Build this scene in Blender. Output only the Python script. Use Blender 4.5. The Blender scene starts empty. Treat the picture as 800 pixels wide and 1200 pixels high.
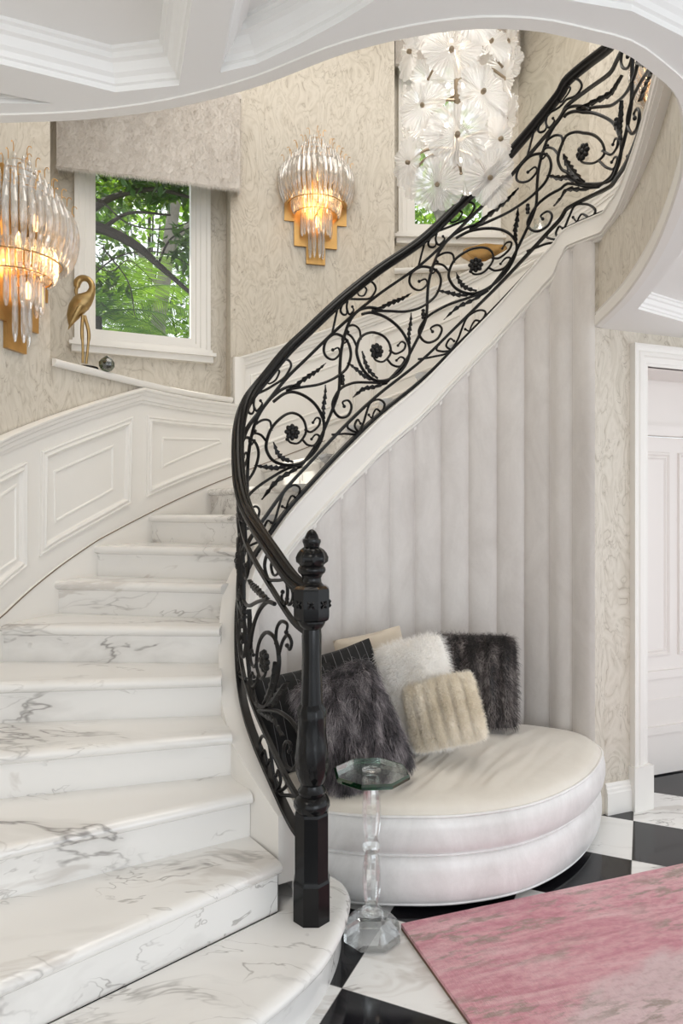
import bpy, math, random
import numpy as np
from mathutils import Vector, Matrix, noise
from mathutils.geometry import tessellate_polygon
random.seed(7); RNG = np.random.default_rng(7)
SC = bpy.context.scene
COL = SC.collection
PI = math.pi

# ---------------------------------------------------------------- helpers
def P(px, py, d):
    """surveyed point: picture position and distance -> world"""
    return Vector(((px-400)/800*d, d, 1.5+(600-py)/800*d))
def FL(px, py, z=0.0):
    d = (1.5-z)*800/(py-600)
    return Vector(((px-400)/800*d, d, z))

def tag(o, label=None, cat=None, group=None, kind=None):
    if label: o['label'] = label
    if cat: o['category'] = cat
    if group: o['group'] = group
    if kind: o['kind'] = kind
    return o

def empty(name, loc=(0, 0, 0), rz=0.0, parent=None):
    o = bpy.data.objects.new(name, None); COL.objects.link(o)
    o.location = loc; o.rotation_euler = (0, 0, rz); o.empty_display_size = .05
    if parent: o.parent = parent
    return o

def origin_of(o):
    v = Vector((0, 0, 0))
    while o is not None:
        v += o.location; o = o.parent
    return v

class MB:
    def __init__(s): s.v = []; s.f = []; s.uv = {}
    def vert(s, p): s.v.append((float(p[0]), float(p[1]), float(p[2]))); return len(s.v)-1
    def face(s, idx, uv=None):
        s.f.append(tuple(idx))
        if uv: s.uv[len(s.f)-1] = uv
    def quad(s, a, b, c, d, uv=None):
        s.face([s.vert(a), s.vert(b), s.vert(c), s.vert(d)], uv)
    def grid(s, rows, closed_u=False, closed_v=False, uvs=None):
        n = len(rows); m = len(rows[0])
        ids = [[s.vert(p) for p in r] for r in rows]
        for i in range(n if closed_v else n-1):
            for j in range(m if closed_u else m-1):
                i2 = (i+1) % n; j2 = (j+1) % m
                uv = None
                if uvs: uv = [uvs[i][j], uvs[i][j2], uvs[i2][j2], uvs[i2][j]]
                s.face([ids[i][j], ids[i][j2], ids[i2][j2], ids[i2][j]], uv)
        return ids
    def box(s, lo, hi, mat=None):
        x0, y0, z0 = lo; x1, y1, z1 = hi
        c = [Vector(p) for p in ((x0,y0,z0),(x1,y0,z0),(x1,y1,z0),(x0,y1,z0),(x0,y0,z1),(x1,y0,z1),(x1,y1,z1),(x0,y1,z1))]
        if mat is not None: c = [mat @ p for p in c]
        i = [s.vert(p) for p in c]
        for q in ((3,2,1,0),(4,5,6,7),(0,1,5,4),(1,2,6,5),(2,3,7,6),(3,0,4,7)): s.face([i[k] for k in q])
    def prism(s, poly, z0, z1):
        n = len(poly)
        a = [s.vert((p[0], p[1], z0)) for p in poly]; b = [s.vert((p[0], p[1], z1)) for p in poly]
        s.face(a[::-1]); s.face(b)
        for i in range(n): s.face([a[i], a[(i+1) % n], b[(i+1) % n], b[i]])
    def tube(s, pts, r, seg=6, closed=False, sq=1.0):
        pts = [Vector(p) for p in pts]; n = len(pts)
        if n < 2: return
        rr = r if hasattr(r, '__len__') else [r]*n
        T = []
        for i in range(n):
            a = pts[(i-1) % n] if (closed or i > 0) else pts[0]
            b = pts[(i+1) % n] if (closed or i < n-1) else pts[-1]
            t = b-a
            T.append(t.normalized() if t.length > 1e-9 else Vector((0, 0, 1)))
        up = Vector((0, 0, 1)) if abs(T[0].z) < .9 else Vector((1, 0, 0))
        nrm = T[0].cross(up).normalized()
        rows = []
        for i in range(n):
            nrm = nrm - T[i]*nrm.dot(T[i])
            nrm = nrm.normalized() if nrm.length > 1e-6 else T[i].orthogonal().normalized()
            bn = T[i].cross(nrm)
            rows.append([pts[i]+nrm*(math.cos(2*PI*k/seg)*rr[i])+bn*(math.sin(2*PI*k/seg)*rr[i]*sq) for k in range(seg)])
        ids = s.grid(rows, closed_u=True, closed_v=closed)
        if not closed:
            s.face(ids[0][::-1]); s.face(ids[-1])
    def lathe(s, prof, c=(0, 0, 0), seg=24, rot=0.0, mat=None, flute=None):
        rows = []
        for k, (r, z) in enumerate(prof):
            row = []
            for i in range(seg):
                a = 2*PI*i/seg+rot
                rad = r*(flute(a, k, z) if flute else 1)
                p = Vector((rad*math.cos(a), rad*math.sin(a), z))
                if mat is not None: p = mat @ p
                row.append(p+Vector(c))
            rows.append(row)
        ids = s.grid(rows, closed_u=True)
        if prof[0][0] > 1e-5: s.face(ids[0][::-1])
        if prof[-1][0] > 1e-5: s.face(ids[-1])
    def ball(s, c, r, seg=10, rings=7, sc=(1, 1, 1), mat=None):
        prof = [(max(1e-6, math.sin(PI*i/rings))*1.0, -math.cos(PI*i/rings)) for i in range(rings+1)]
        m = Matrix.Diagonal((r*sc[0], r*sc[1], r*sc[2], 1))
        if mat is not None: m = mat.to_4x4() @ m
        s.lathe(prof, c, seg, mat=m)
    def build(s, name, mat=None, parent=None, smooth=True, local=False, angle=40, fixn=True):
        me = bpy.data.meshes.new(name)
        off = Vector((0, 0, 0)) if (local or parent is None) else origin_of(parent)
        me.from_pydata([(x-off.x, y-off.y, z-off.z) for x, y, z in s.v], [], s.f)
        if s.uv:
            l = me.uv_layers.new(name='UVMap')
            for p in me.polygons:
                u = s.uv.get(p.index)
                if u:
                    for k, li in enumerate(p.loop_indices): l.data[li].uv = u[k]
        if fixn:
            import bmesh
            bm = bmesh.new(); bm.from_mesh(me)
            bmesh.ops.remove_doubles(bm, verts=bm.verts, dist=1e-6)
            bmesh.ops.recalc_face_normals(bm, faces=bm.faces)
            bm.to_mesh(me); bm.free()
        if smooth:
            me.polygons.foreach_set('use_smooth', [True]*len(me.polygons))
            try: me.set_sharp_from_angle(angle=math.radians(angle))
            except Exception: pass
        if mat: me.materials.append(mat)
        o = bpy.data.objects.new(name, me); COL.objects.link(o)
        if parent: o.parent = parent
        return o

def share(o, name, parent, loc=(0, 0, 0), rot=None, scale=None):
    c = o.copy(); c.name = name; COL.objects.link(c); c.parent = parent; c.location = loc
    if rot is not None: c.rotation_euler = rot
    if scale is not None: c.scale = scale
    return c
def copy_tree(o, parent=None):
    c = o.copy(); COL.objects.link(c); c.parent = parent
    for ch in list(o.children): copy_tree(ch, c)
    return c

def crom(pts, n=8, closed=False):
    """smooth curve through points (any dimension)"""
    A = [np.array(p, float) for p in pts]; N = len(A); out = []
    rng = range(N) if closed else range(N-1)
    for i in rng:
        p1, p2 = A[i], A[(i+1) % N]
        p0 = A[(i-1) % N] if (closed or i > 0) else 2*p1-p2
        p3 = A[(i+2) % N] if (closed or i < N-2) else 2*p2-p1
        d = [max(1e-6, np.linalg.norm((b-a)[:3])**.5) for a, b in ((p0, p1), (p1, p2), (p2, p3))]
        m1 = (p1-p0)/d[0]-(p2-p0)/(d[0]+d[1])+(p2-p1)/d[1]
        m2 = (p2-p1)/d[1]-(p3-p1)/(d[1]+d[2])+(p3-p2)/d[2]
        m1 *= d[1]; m2 *= d[1]
        for k in range(n):
            t = k/n
            out.append((2*t**3-3*t**2+1)*p1+(t**3-2*t**2+t)*m1+(-2*t**3+3*t**2)*p2+(t**3-t**2)*m2)
    if not closed: out.append(A[-1])
    return out

class Path:
    """plan curve with arc length; extra channels interpolated"""
    def __init__(s, pts, n=12):
        q = np.array(crom(pts, n)); s.q = q
        d = np.hypot(np.diff(q[:, 0]), np.diff(q[:, 1])); s.s = np.concatenate([[0], np.cumsum(d)]); s.L = s.s[-1]
    def at(s, t):
        return np.array([np.interp(t, s.s, s.q[:, k]) for k in range(s.q.shape[1])])
    def tan(s, t):
        a = s.at(max(0, t-.012)); b = s.at(min(s.L, t+.012)); v = (b-a)[:2]; return v/np.linalg.norm(v)
    def nl(s, t):
        v = s.tan(t); return np.array([-v[1], v[0]])       # left of travel
    def off(s, t, d):
        p = s.at(t); n = s.nl(t); return np.array([p[0]+n[0]*d, p[1]+n[1]*d])
    def s_px(s, px, lo=0.0, hi=None):
        hi = s.L if hi is None else hi
        ts = np.linspace(lo, hi, 3000); best = None; last = None
        r = (px-400)/800
        for t in ts:
            p = s.at(t); f = p[0]-r*p[1]
            if last is not None and last*f <= 0: return t
            last = f
        return None
    def near(s, x, y):
        return s.s[np.argmin((s.q[:, 0]-x)**2+(s.q[:, 1]-y)**2)]

def sweep(mb, stations, profile, closed=False, cap=True, uvs=None):
    """stations: list of (origin, a-axis, b-axis); profile list of (a,b)"""
    rows = [[o+A*a+B*b for a, b in profile] for o, A, B in stations]
    ids = mb.grid(rows, closed_u=True, closed_v=closed)
    if cap and not closed:
        mb.face(ids[0][::-1]); mb.face(ids[-1])

def loop_mould(mb, pts, nrm, profile, closed=True):
    """mitred moulding round a polyline; profile (inward, out of surface)"""
    pts = [Vector(p) for p in pts]; n = len(pts); st = []
    for i in range(n):
        N = nrm[i] if isinstance(nrm, list) else nrm
        d1 = (pts[i]-pts[(i-1) % n]) if (closed or i > 0) else pts[1]-pts[0]
        d2 = (pts[(i+1) % n]-pts[i]) if (closed or i < n-1) else pts[-1]-pts[-2]
        b1 = N.cross(d1).normalized(); b2 = N.cross(d2).normalized()
        b = (b1+b2)/max(.25, 1+b1.dot(b2))
        st.append((pts[i], b, N))
    sweep(mb, st, profile, closed=closed)

# ---------------------------------------------------------------- materials
def newmat(name):
    m = bpy.data.materials.new(name); m.use_nodes = True
    nt = m.node_tree; nt.nodes.clear()
    return m, nt
class NT:
    def __init__(s, name):
        s.m, s.nt = newmat(name); s.out = s.n('ShaderNodeOutputMaterial')
    def n(s, t, **k):
        nd = s.nt.nodes.new(t)
        for a, v in k.items():
            if a.startswith('i_'): nd.inputs[a[2:].replace('_', ' ')].default_value = v
            else: setattr(nd, a, v)
        return nd
    def l(s, a, b): s.nt.links.new(a, b)
    def val(s, nd, i, v):
        if hasattr(v, 'is_output') or isinstance(v, bpy.types.NodeSocket): s.l(v, nd.inputs[i])
        else: nd.inputs[i].default_value = v
    def math(s, op, a, b=0.0, clamp=False):
        nd = s.n('ShaderNodeMath', operation=op, use_clamp=clamp); s.val(nd, 0, a); s.val(nd, 1, b); return nd.outputs[0]
    def mix(s, f, a, b, mode='MIX'):
        nd = s.n('ShaderNodeMix', data_type='RGBA', blend_type=mode)
        s.val(nd, 0, f); s.val(nd, 6, a if not isinstance(a, tuple) else (*a[:3], 1)); s.val(nd, 7, b if not isinstance(b, tuple) else (*b[:3], 1)); return nd.outputs[2]
    def coords(s, which='Object'):
        return s.n('ShaderNodeTexCoord').outputs[which]
    def mapping(s, vec, scale=(1, 1, 1), rot=(0, 0, 0), loc=(0, 0, 0)):
        nd = s.n('ShaderNodeMapping'); s.l(vec, nd.inputs[0]); nd.inputs['Scale'].default_value = scale
        nd.inputs['Rotation'].default_value = rot; nd.inputs['Location'].default_value = loc; return nd.outputs[0]
    def noise(s, vec, scale=5, detail=4, rough=.5, dist=0, out='Fac'):
        nd = s.n('ShaderNodeTexNoise'); s.l(vec, nd.inputs['Vector']); nd.inputs['Scale'].default_value = scale
        nd.inputs['Detail'].default_value = detail; nd.inputs['Roughness'].default_value = rough; nd.inputs['Distortion'].default_value = dist
        return nd.outputs[out]
    def ramp(s, f, stops, interp='LINEAR'):
        nd = s.n('ShaderNodeValToRGB'); s.l(f, nd.inputs[0]); cr = nd.color_ramp; cr.interpolation = interp
        while len(cr.elements) < len(stops): cr.elements.new(.5)
        for e, (p, c) in zip(cr.elements, stops):
            e.position = p; e.color = (*c, 1) if len(c) == 3 else c
        return nd.outputs[0]
    def mr(s, v, a, b, c=0, d=1):
        nd = s.n('ShaderNodeMapRange'); s.val(nd, 0, v); nd.inputs[1].default_value = a; nd.inputs[2].default_value = b
        nd.inputs[3].default_value = c; nd.inputs[4].default_value = d; return nd.outputs[0]
    def bump(s, h, strength=.3, dist=.01):
        nd = s.n('ShaderNodeBump'); s.l(h, nd.inputs['Height']); nd.inputs['Strength'].default_value = strength; nd.inputs['Distance'].default_value = dist
        return nd.outputs[0]
    def bsdf(s, color, rough=.5, metal=0, normal=None, **k):
        b = s.n('ShaderNodeBsdfPrincipled')
        s.val(b, 'Base Color', (*color, 1) if isinstance(color, tuple) else color); s.val(b, 'Roughness', rough); s.val(b, 'Metallic', metal)
        for kk, v in k.items(): s.val(b, kk.replace('_', ' '), v)
        if normal is not None: s.l(normal, b.inputs['Normal'])
        return b
    def done(s, shader):
        s.l(shader.outputs[0] if hasattr(shader, 'outputs') else shader, s.out.inputs[0]); return s.m

def simple(name, color, rough=.5, metal=0, vary=.06, scale=12, bump=0, **k):
    t = NT(name); c = t.coords()
    f = t.noise(c, scale, 3)
    d = tuple(max(0, x*(1-vary)) for x in color); e = tuple(min(1, x*(1+vary)) for x in color)
    col = t.mix(f, d, e)
    nm = t.bump(t.noise(c, scale*6, 3), bump, .003) if bump else None
    return t.done(t.bsdf(col, rough, metal, nm, **k))

def marble_nodes(t, c, tint=(.80, .785, .76), s=1.0):
    w = t.noise(c, 1.3*s, 3, .5, 0, 'Color')
    vm = t.n('ShaderNodeVectorMath', operation='MULTIPLY_ADD'); t.l(w, vm.inputs[0]); vm.inputs[1].default_value = (.42/s, .42/s, .42/s); t.l(c, vm.inputs[2])
    wc = t.mapping(vm.outputs[0], (.55, 2.3, 2.0), (.55, .45, .75))
    v1 = t.math('ABSOLUTE', t.math('SUBTRACT', t.noise(wc, 1.35*s, 5, .58, .25), .5))
    vein = t.mr(v1, 0, .014, 1, 0)
    gate = t.mr(t.noise(wc, 1.6*s, 2), .45, .60, 0, 1)
    v2 = t.math('ABSOLUTE', t.math('SUBTRACT', t.noise(wc, 3.0*s, 4, .55, .3), .5))
    fine = t.mr(v2, 0, .010, .7, 0)
    soft = t.mr(v1, 0, .10, .38, 0)
    m1 = t.math('MULTIPLY', vein, gate); m2 = t.math('MULTIPLY', fine, t.mr(t.noise(c, 2.7*s, 2), .50, .62, 0, 1)); m3 = t.math('MULTIPLY', soft, gate)
    patch = t.mr(t.noise(wc, 1.15*s, 5, .62, .8), .60, .635, 0, .75)
    tint2 = t.mix(patch, tint, (.60, .565, .53))
    col = t.mix(m3, tint2, (.47, .445, .42))
    col = t.mix(t.math('MULTIPLY', m1, .75), col, (.17, .155, .145))
    col = t.mix(m2, col, (.27, .25, .23))
    return col

M = {}
t = NT('stair_marble'); M['marble'] = t.done(t.bsdf(marble_nodes(t, t.coords()), .13, 0))
t = NT('checker_floor')
c = t.coords()
def dot(vec, d, off):
    nd = t.n('ShaderNodeVectorMath', operation='DOT_PRODUCT'); t.l(vec, nd.inputs[0]); nd.inputs[1].default_value = d
    return t.math('DIVIDE', t.math('SUBTRACT', nd.outputs['Value'], off), .41)
D1 = (.406, .914, 0); D2 = (.914, -.406, 0); C0 = (1.25, 2.941)
ta = dot(c, D1, C0[0]*D1[0]+C0[1]*D1[1]); tb = dot(c, D2, C0[0]*D2[0]+C0[1]*D2[1])
par = t.math('FLOORED_MODULO', t.math('ADD', t.math('FLOOR', ta), t.math('FLOOR', tb)), 2)
cell = t.n('ShaderNodeCombineXYZ'); t.l(t.math('FLOOR', ta), cell.inputs[0]); t.l(t.math('FLOOR', tb), cell.inputs[1])
rnd = t.n('ShaderNodeTexWhiteNoise'); t.l(cell.outputs[0], rnd.inputs[0])
sh = t.n('ShaderNodeVectorMath', operation='MULTIPLY_ADD'); t.l(rnd.outputs['Color'], sh.inputs[0]); sh.inputs[1].default_value = (7, 7, 7); t.l(c, sh.inputs[2])
white = marble_nodes(t, sh.outputs[0], (.82, .81, .79), 1.3)
spk = t.mr(t.noise(c, 260, 2, .5), .66, .76, 0, 1)
black = t.mix(t.math('MULTIPLY', spk, .5), (.008, .008, .010), (.13, .13, .15))
col = t.mix(par, black, white)
fa = t.math('ABSOLUTE', t.math('SUBTRACT', t.math('FRACT', ta), .5)); fb = t.math('ABSOLUTE', t.math('SUBTRACT', t.math('FRACT', tb), .5))
gr = t.math('GREATER_THAN', t.math('MAXIMUM', fa, fb), .4965)
col = t.mix(t.math('MULTIPLY', gr, .6), col, (.25, .24, .23))
M['floor'] = t.done(t.bsdf(col, .09))

def wallpaper(name, base, dark, light):
    t = NT(name); c = t.coords('UV')
    a = t.mapping(c, (6.4, 2.7, 1), (0, 0, .12))
    n1 = t.noise(a, 1.0, 2.2, .5, 2.6)
    l1 = t.math('ABSOLUTE', t.math('SUBTRACT', t.math('FRACT', t.math('MULTIPLY', n1, 5)), .5))
    b = t.mapping(c, (8.4, 3.6, 1), (0, 0, -.2), (3, 1, 0))
    n2 = t.noise(b, 1.3, 2.0, .5, 3.2)
    l2 = t.math('ABSOLUTE', t.math('SUBTRACT', t.math('FRACT', t.math('MULTIPLY', n2, 5)), .5))
    k1 = t.mr(l1, 0, .085, 1, 0); k2 = t.mr(l2, 0, .075, 1, 0)
    g1 = t.mr(t.noise(a, 1.9, 2), .44, .60, .08, 1); g2 = t.mr(t.noise(b, 1.7, 2), .48, .62, 0, 1)
    soft = t.math('MULTIPLY', t.mr(l1, .05, .5, 0, 1), .75)
    col = t.mix(soft, base, light)
    col = t.mix(t.math('MULTIPLY', t.math('MULTIPLY', k1, g1), .6), col, dark)
    col = t.mix(t.math('MULTIPLY', t.math('MULTIPLY', k2, g2), .62), col, tuple(x*.72 for x in dark))
    nm = t.bump(t.math('ADD', l1, t.math('MULTIPLY', l2, .5)), .25, .006)
    return t.done(t.bsdf(col, .42, 0, nm))
M['paper'] = wallpaper('scrolled_wallpaper', (.565, .515, .435), (.29, .24, .18), (.67, .62, .54))
M['white'] = simple('white_paint', (.80, .775, .735), .38, vary=.015, scale=3)
M['ceil'] = simple('ceiling_paint', (.83, .82, .80), .5, vary=.01, scale=3)
M['iron'] = simple('black_iron', (.0065, .006, .006), .36, .0, .3, 30, .12, Specular_IOR_Level=.28)
M['ebony'] = simple('black_lacquered_wood', (.004, .004, .0045), .17, 0, .3, 20, .05, Specular_IOR_Level=.3)
M['bronze'] = simple('dull_bronze', (.30, .24, .17), .42, .8, .15, 25)
M['gold'] = simple('brushed_brass', (.62, .36, .13), .3, 1.0, .12, 25)
M['statue'] = simple('aged_gold', (.42, .29, .13), .34, 1.0, .25, 30, .2)
M['bulb'] = None
t = NT('warm_bulb'); e = t.n('ShaderNodeEmission'); e.inputs[0].default_value = (1, .55, .22, 1); e.inputs[1].default_value = 5; M['bulb'] = t.done(e)
t = NT('chandelier_bulb'); e = t.n('ShaderNodeEmission'); e.inputs[0].default_value = (1, .86, .68, 1); e.inputs[1].default_value = 5; M['bulbw'] = t.done(e)

def clear(name, tint, gloss, base=.04, milk=0, milkcol=(.9, .9, .9), rough=.03, edge=.5):
    """clear cast crystal / glass: see-through, mirror-like towards grazing angles"""
    t = NT(name); lw = t.n('ShaderNodeLayerWeight'); lw.inputs[0].default_value = edge
    tr = t.n('ShaderNodeBsdfTransparent'); tr.inputs[0].default_value = (*tint, 1)
    gl = t.n('ShaderNodeBsdfGlossy'); gl.inputs[0].default_value = (1, 1, 1, 1); gl.inputs[1].default_value = rough
    f = t.math('MULTIPLY_ADD', lw.outputs['Fresnel'], gloss)
    f.node.inputs[2].default_value = base
    mx = t.n('ShaderNodeMixShader'); t.l(f, mx.inputs[0]); t.l(tr.outputs[0], mx.inputs[1]); t.l(gl.outputs[0], mx.inputs[2])
    sh = mx
    if milk:
        df = t.n('ShaderNodeBsdfDiffuse'); df.inputs[0].default_value = (*milkcol, 1)
        tl = t.n('ShaderNodeBsdfTranslucent'); tl.inputs[0].default_value = (*milkcol, 1)
        m2 = t.n('ShaderNodeMixShader'); m2.inputs[0].default_value = .55; t.l(df.outputs[0], m2.inputs[1]); t.l(tl.outputs[0], m2.inputs[2])
        m3 = t.n('ShaderNodeMixShader'); m3.inputs[0].default_value = milk; t.l(mx.outputs[0], m3.inputs[1]); t.l(m2.outputs[0], m3.inputs[2]); sh = m3
    return t.done(sh)
M['pane'] = clear('window_glass', (.98, 1, .99), .3, .004)
M['rod'] = clear('crystal_rod_glass', (.985, .98, .97), .75, .07, .16, (1, .96, .90), .05)
M['petal'] = clear('ribbed_flower_glass', (.96, .97, .98), .8, .08, .56, (.93, .91, .885), .08)
M['crystal'] = clear('cast_crystal', (.975, .985, .98), .6, .05, 0, rough=.01, edge=.5)
M['tableglass'] = clear('green_edged_glass', (.95, .985, .965), .5, .04, 0, rough=.01, edge=.45)
M['tableedge'] = clear('green_glass_edge', (.06, .30, .14), .6, .06, .12, (.02, .16, .06), rough=.02)
M['smoke'] = clear('smoky_green_glass', (.35, .40, .30), .7, .08, .15, (.2, .22, .15))

def velvet(name, col, col2, rough=.55, sheen=.6, scale=22, rng=.5):
    t = NT(name); c = t.coords()
    f = t.noise(t.mapping(c, (1, 1, .45)), scale*.25, 5, .65, .6); f2 = t.noise(c, scale*3, 4, .6)
    k = t.math('ADD', t.math('MULTIPLY', t.mr(f, .32, .68, 0, 1), .7), t.math('MULTIPLY', f2, .3))
    nm = t.bump(t.noise(c, scale*10, 2), .12, .002)
    return t.done(t.bsdf(t.mix(k, col, col2), rough, 0, nm, Sheen_Weight=sheen, Sheen_Roughness=.35))
M['velvet'] = velvet('pale_grey_velvet', (.58, .545, .52), (.73, .70, .675))
M['sofa'] = velvet('ivory_velvet', (.62, .605, .585), (.87, .86, .845), .33, .6)  # mottled contrast paints the velvet's highlights into its colour
M['seat'] = velvet('ivory_seat_velvet', (.66, .61, .54), (.73, .69, .62), .45, .4)
M['blackvelvet'] = velvet('black_velvet', (.003, .003, .0034), (.007, .007, .0075), .8, .03)
M['beige'] = velvet('beige_silk', (.56, .48, .38), (.64, .565, .46), .4, .3)
M['shade'] = velvet('fuzzy_shade_fabric', (.62, .57, .52), (.74, .70, .65), .8, .4, 40)

def fur(name, cols, scale=3.0, rough=.55, axis=(1, 1, 1)):
    t = NT(name); c = t.mapping(t.coords(), axis)
    f = t.noise(c, scale, 3, .6)
    hi = t.n('ShaderNodeHairInfo')
    k = t.math('ADD', t.math('MULTIPLY', t.mr(f, .3, .7), .55), t.math('MULTIPLY', hi.outputs['Random'], .3))
    k = t.math('ADD', k, t.math('MULTIPLY', hi.outputs['Intercept'], .18))
    return t.done(t.bsdf(t.ramp(k, cols), rough))
M['furgrey'] = fur('silver_fox_fur', [(.22, (.010, .009, .010)), (.42, (.05, .044, .048)), (.62, (.20, .175, .185)), (.9, (.60, .55, .55))], 8, .5, (2.0, 2.0, .8))
M['furbrown'] = fur('dark_brown_fur', [(.30, (.008, .006, .006)), (.48, (.045, .037, .036)), (.64, (.20, .17, .165)), (.88, (.56, .51, .48))], 7, .5, (2.4, 2.4, .5))
M['furwhite'] = fur('white_fur', [(.1, (.88, .84, .78)), (.5, (.96, .94, .91)), (.95, (.98, .97, .95))], 5)
M['furcream'] = fur('cream_fur', [(.15, (.70, .62, .48)), (.5, (.88, .81, .69)), (.9, (.96, .92, .84))], 8)
M['furshade'] = fur('shade_fuzz', [(.1, (.66, .61, .56)), (.6, (.76, .715, .665)), (.95, (.82, .78, .74))], 4)

t = NT('pink_rug'); c = t.mapping(t.coords(), (1, 1, 1), (0, 0, 0))
st = t.mapping(c, (1.6, 9.5, 1))
n1 = t.noise(st, 1.3, 8, .68, .9); n2 = t.noise(t.mapping(c, (.8, 1.9, 1), (0, 0, .12), (4.3, 2.3, 0)), 1.1, 5, .6, .5); n3 = t.noise(t.mapping(c, (3.2, 12, 1), (0, 0, 0), (1, 7, 0)), 1.5, 6, .7)
sx = t.n('ShaderNodeSeparateXYZ'); t.l(c, sx.inputs[0]); gy = t.mr(sx.outputs[1], -.25, -.65, -.09, .09)
base = t.ramp(n1, [(.28, (.51, .18, .23)), (.45, (.67, .29, .345)), (.57, (.76, .42, .46)), (.74, (.85, .62, .63))])
base = t.mix(t.mr(t.math('ADD', n2, gy), .51, .585, 0, .75), base, (.74, .62, .62))
base = t.mix(t.math('MULTIPLY', t.mr(n3, .50, .58, 0, .8), t.mr(t.noise(t.mapping(c, (.9, 3.4, 1), (0, 0, .05)), 1.2, 3, .5), .47, .58, 0, 1)), base, (.30, .26, .20))
fib = t.noise(t.mapping(c, (90, 14, 30)), 3, 3, .6)
n5 = t.noise(t.mapping(c, (26, 60, 1), (0, 0, .9)), 1.0, 4, .7)
base = t.mix(t.mr(n5, .5, .72, 0, .38), base, (.82, .58, .58))
base = t.mix(t.mr(n5, .5, .30, 0, .38), base, (.36, .14, .16))
base = t.mix(t.mr(fib, .3, .7, 0, .22), base, (.40, .20, .21))
M['rug'] = t.done(t.bsdf(base, .85, 0, t.bump(t.math('ADD', fib, n1), .8, .010), Sheen_Weight=.15))
M['rugside'] = simple('rug_backing', (.16, .09, .06), .8, 0, .2, 60, .2)

def leafmat(name, a, b, trans=.5):
    t = NT(name); oi = t.n('ShaderNodeNewGeometry')
    col = t.mix(oi.outputs['Random Per Island'], a, b)
    d = t.bsdf(col, .4); tl = t.n('ShaderNodeBsdfTranslucent'); t.l(t.mix(.4, col, (.40, .62, .04), 'MIX'), tl.inputs[0])
    mx = t.n('ShaderNodeMixShader'); mx.inputs[0].default_value = trans; t.l(d.outputs[0], mx.inputs[1]); t.l(tl.outputs[0], mx.inputs[2])
    return t.done(mx)
M['leafd'] = leafmat('dark_leaf', (.006, .022, .008), (.035, .10, .018), .22)
M['leafm'] = leafmat('bright_leaf', (.015, .07, .012), (.13, .28, .03), .38)
M['leafy'] = leafmat('yellow_green_leaf', (.07, .20, .02), (.32, .46, .06), .45)
M['bark'] = simple('dark_bark', (.03, .022, .018), .85, 0, .4, 20, .5)
M['barkp'] = simple('pale_bark', (.20, .175, .15), .8, 0, .35, 14, .5)
M['grass'] = simple('lawn', (.08, .16, .03), .9, 0, .4, 6, .5)
M['jamb'] = simple('door_paint', (.79, .745, .71), .35, 0, .015, 4)
M['gap'] = simple('sofa_gap_shade', (.03, .025, .02), .6, 0, .2)  # shadow tone for the gap below the sofa
# ================================================================ survey lines
RISE = .165
# railing foot: picture x, y, distance, height of handrail above it
RT = [(359,990,2.235,.835),(345,972,2.29,.835),(317,913,2.46,.835),(298,868,2.62,.835),(287,833,2.77,.835),(281,798,2.90,.835),(279,768,3.01,.835),
      (278.5,741,3.11,.835),(279.5,714,3.20,.835),(283,689,3.28,.835),(289.5,668,3.345,.835),(298,653,3.39,.833),(310,636,3.425,.83),(335,601,3.485,.825),
      (360,573,3.54,.82),(400,530,3.63,.815),(440,491,3.75,.81),(495,446,3.86,.80),(535,407,3.875,.795),(582,361,3.83,.79),
      (610,332,3.77,.79),(640,300,3.67,.785),(657,282,3.585,.785),(663,272,3.55,.785),(668,269,3.53,.79),(690,259,3.42,.80),(710,250.5,3.30,.80),(716,247,3.255,.80),(722,239,3.18,.80),(735,220,3.01,.80),
      (760,158,2.60,.80),(779,95,2.28,.80)]
rp = []
for px, py, d, h in RT:
    p = P(px, py, d); rp.append((p.x, p.y, p.z, h))
zl = rp[-1][2]
rp += [(.965, 1.93, zl, .80), (.80, 1.62, zl, .80)]
RAIL = Path(rp, 14)
def rail3(s, v=0.0, off=0.0):
    p = RAIL.at(s); n = RAIL.nl(s)
    return Vector((p[0]+n[0]*off, p[1]+n[1]*off, p[2]+v*p[3]))
S_MIN, S_MAX = 0.0, RAIL.L
S_BEND = RAIL.near(*rp[13][:2])
S_LAND = RAIL.near(*rp[23][:2])
def spx(px): return RAIL.s_px(px, S_BEND-.35, S_LAND+.35)
_v = [RAIL.off(s, -.026) for s in np.linspace(S_LAND-.5, S_LAND+.3, 400)]
VPE = min(_v, key=lambda p: abs(p[0]/p[1]-297/800))      # right-hand end of the padded wall

# outer wall of the stairwell
OUT = Path([(-2.05,-.4),(-1.92,.6),(-1.78,1.5),(-1.65,2.2),(-1.585,2.7),(-1.55,3.1),(-1.46,3.43),(-1.338,3.69),(-1.18,4.02),(-.983,4.35),(-.7475,4.60),
            (-.45,4.78),(-.17,4.87),(.15,4.92),(.39,4.92),(.8,4.86),(1.2,4.70),(1.6,4.40),(1.9,4.0),(2.08,3.5),(2.15,2.9),(2.15,2.0)], 12)
S_IN = OUT.near(-1.6, 2.5)
def opx(px, py=None): return OUT.s_px(px, S_IN)
def out3(s, z, off=0.0):     # off: towards the well
    p = OUT.off(s, -off); return Vector((p[0], p[1], z))
def out_z(s, py): return 1.5+(600-py)/800*OUT.at(s)[1]

# ================================================================ floor, ceiling
mb = MB(); mb.quad((-2.6, -3.2, 0), (3.6, -3.2, 0), (3.6, 5.6, 0), (-2.6, 5.6, 0))
tag(mb.build('floor', M['floor']), kind='structure')

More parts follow.
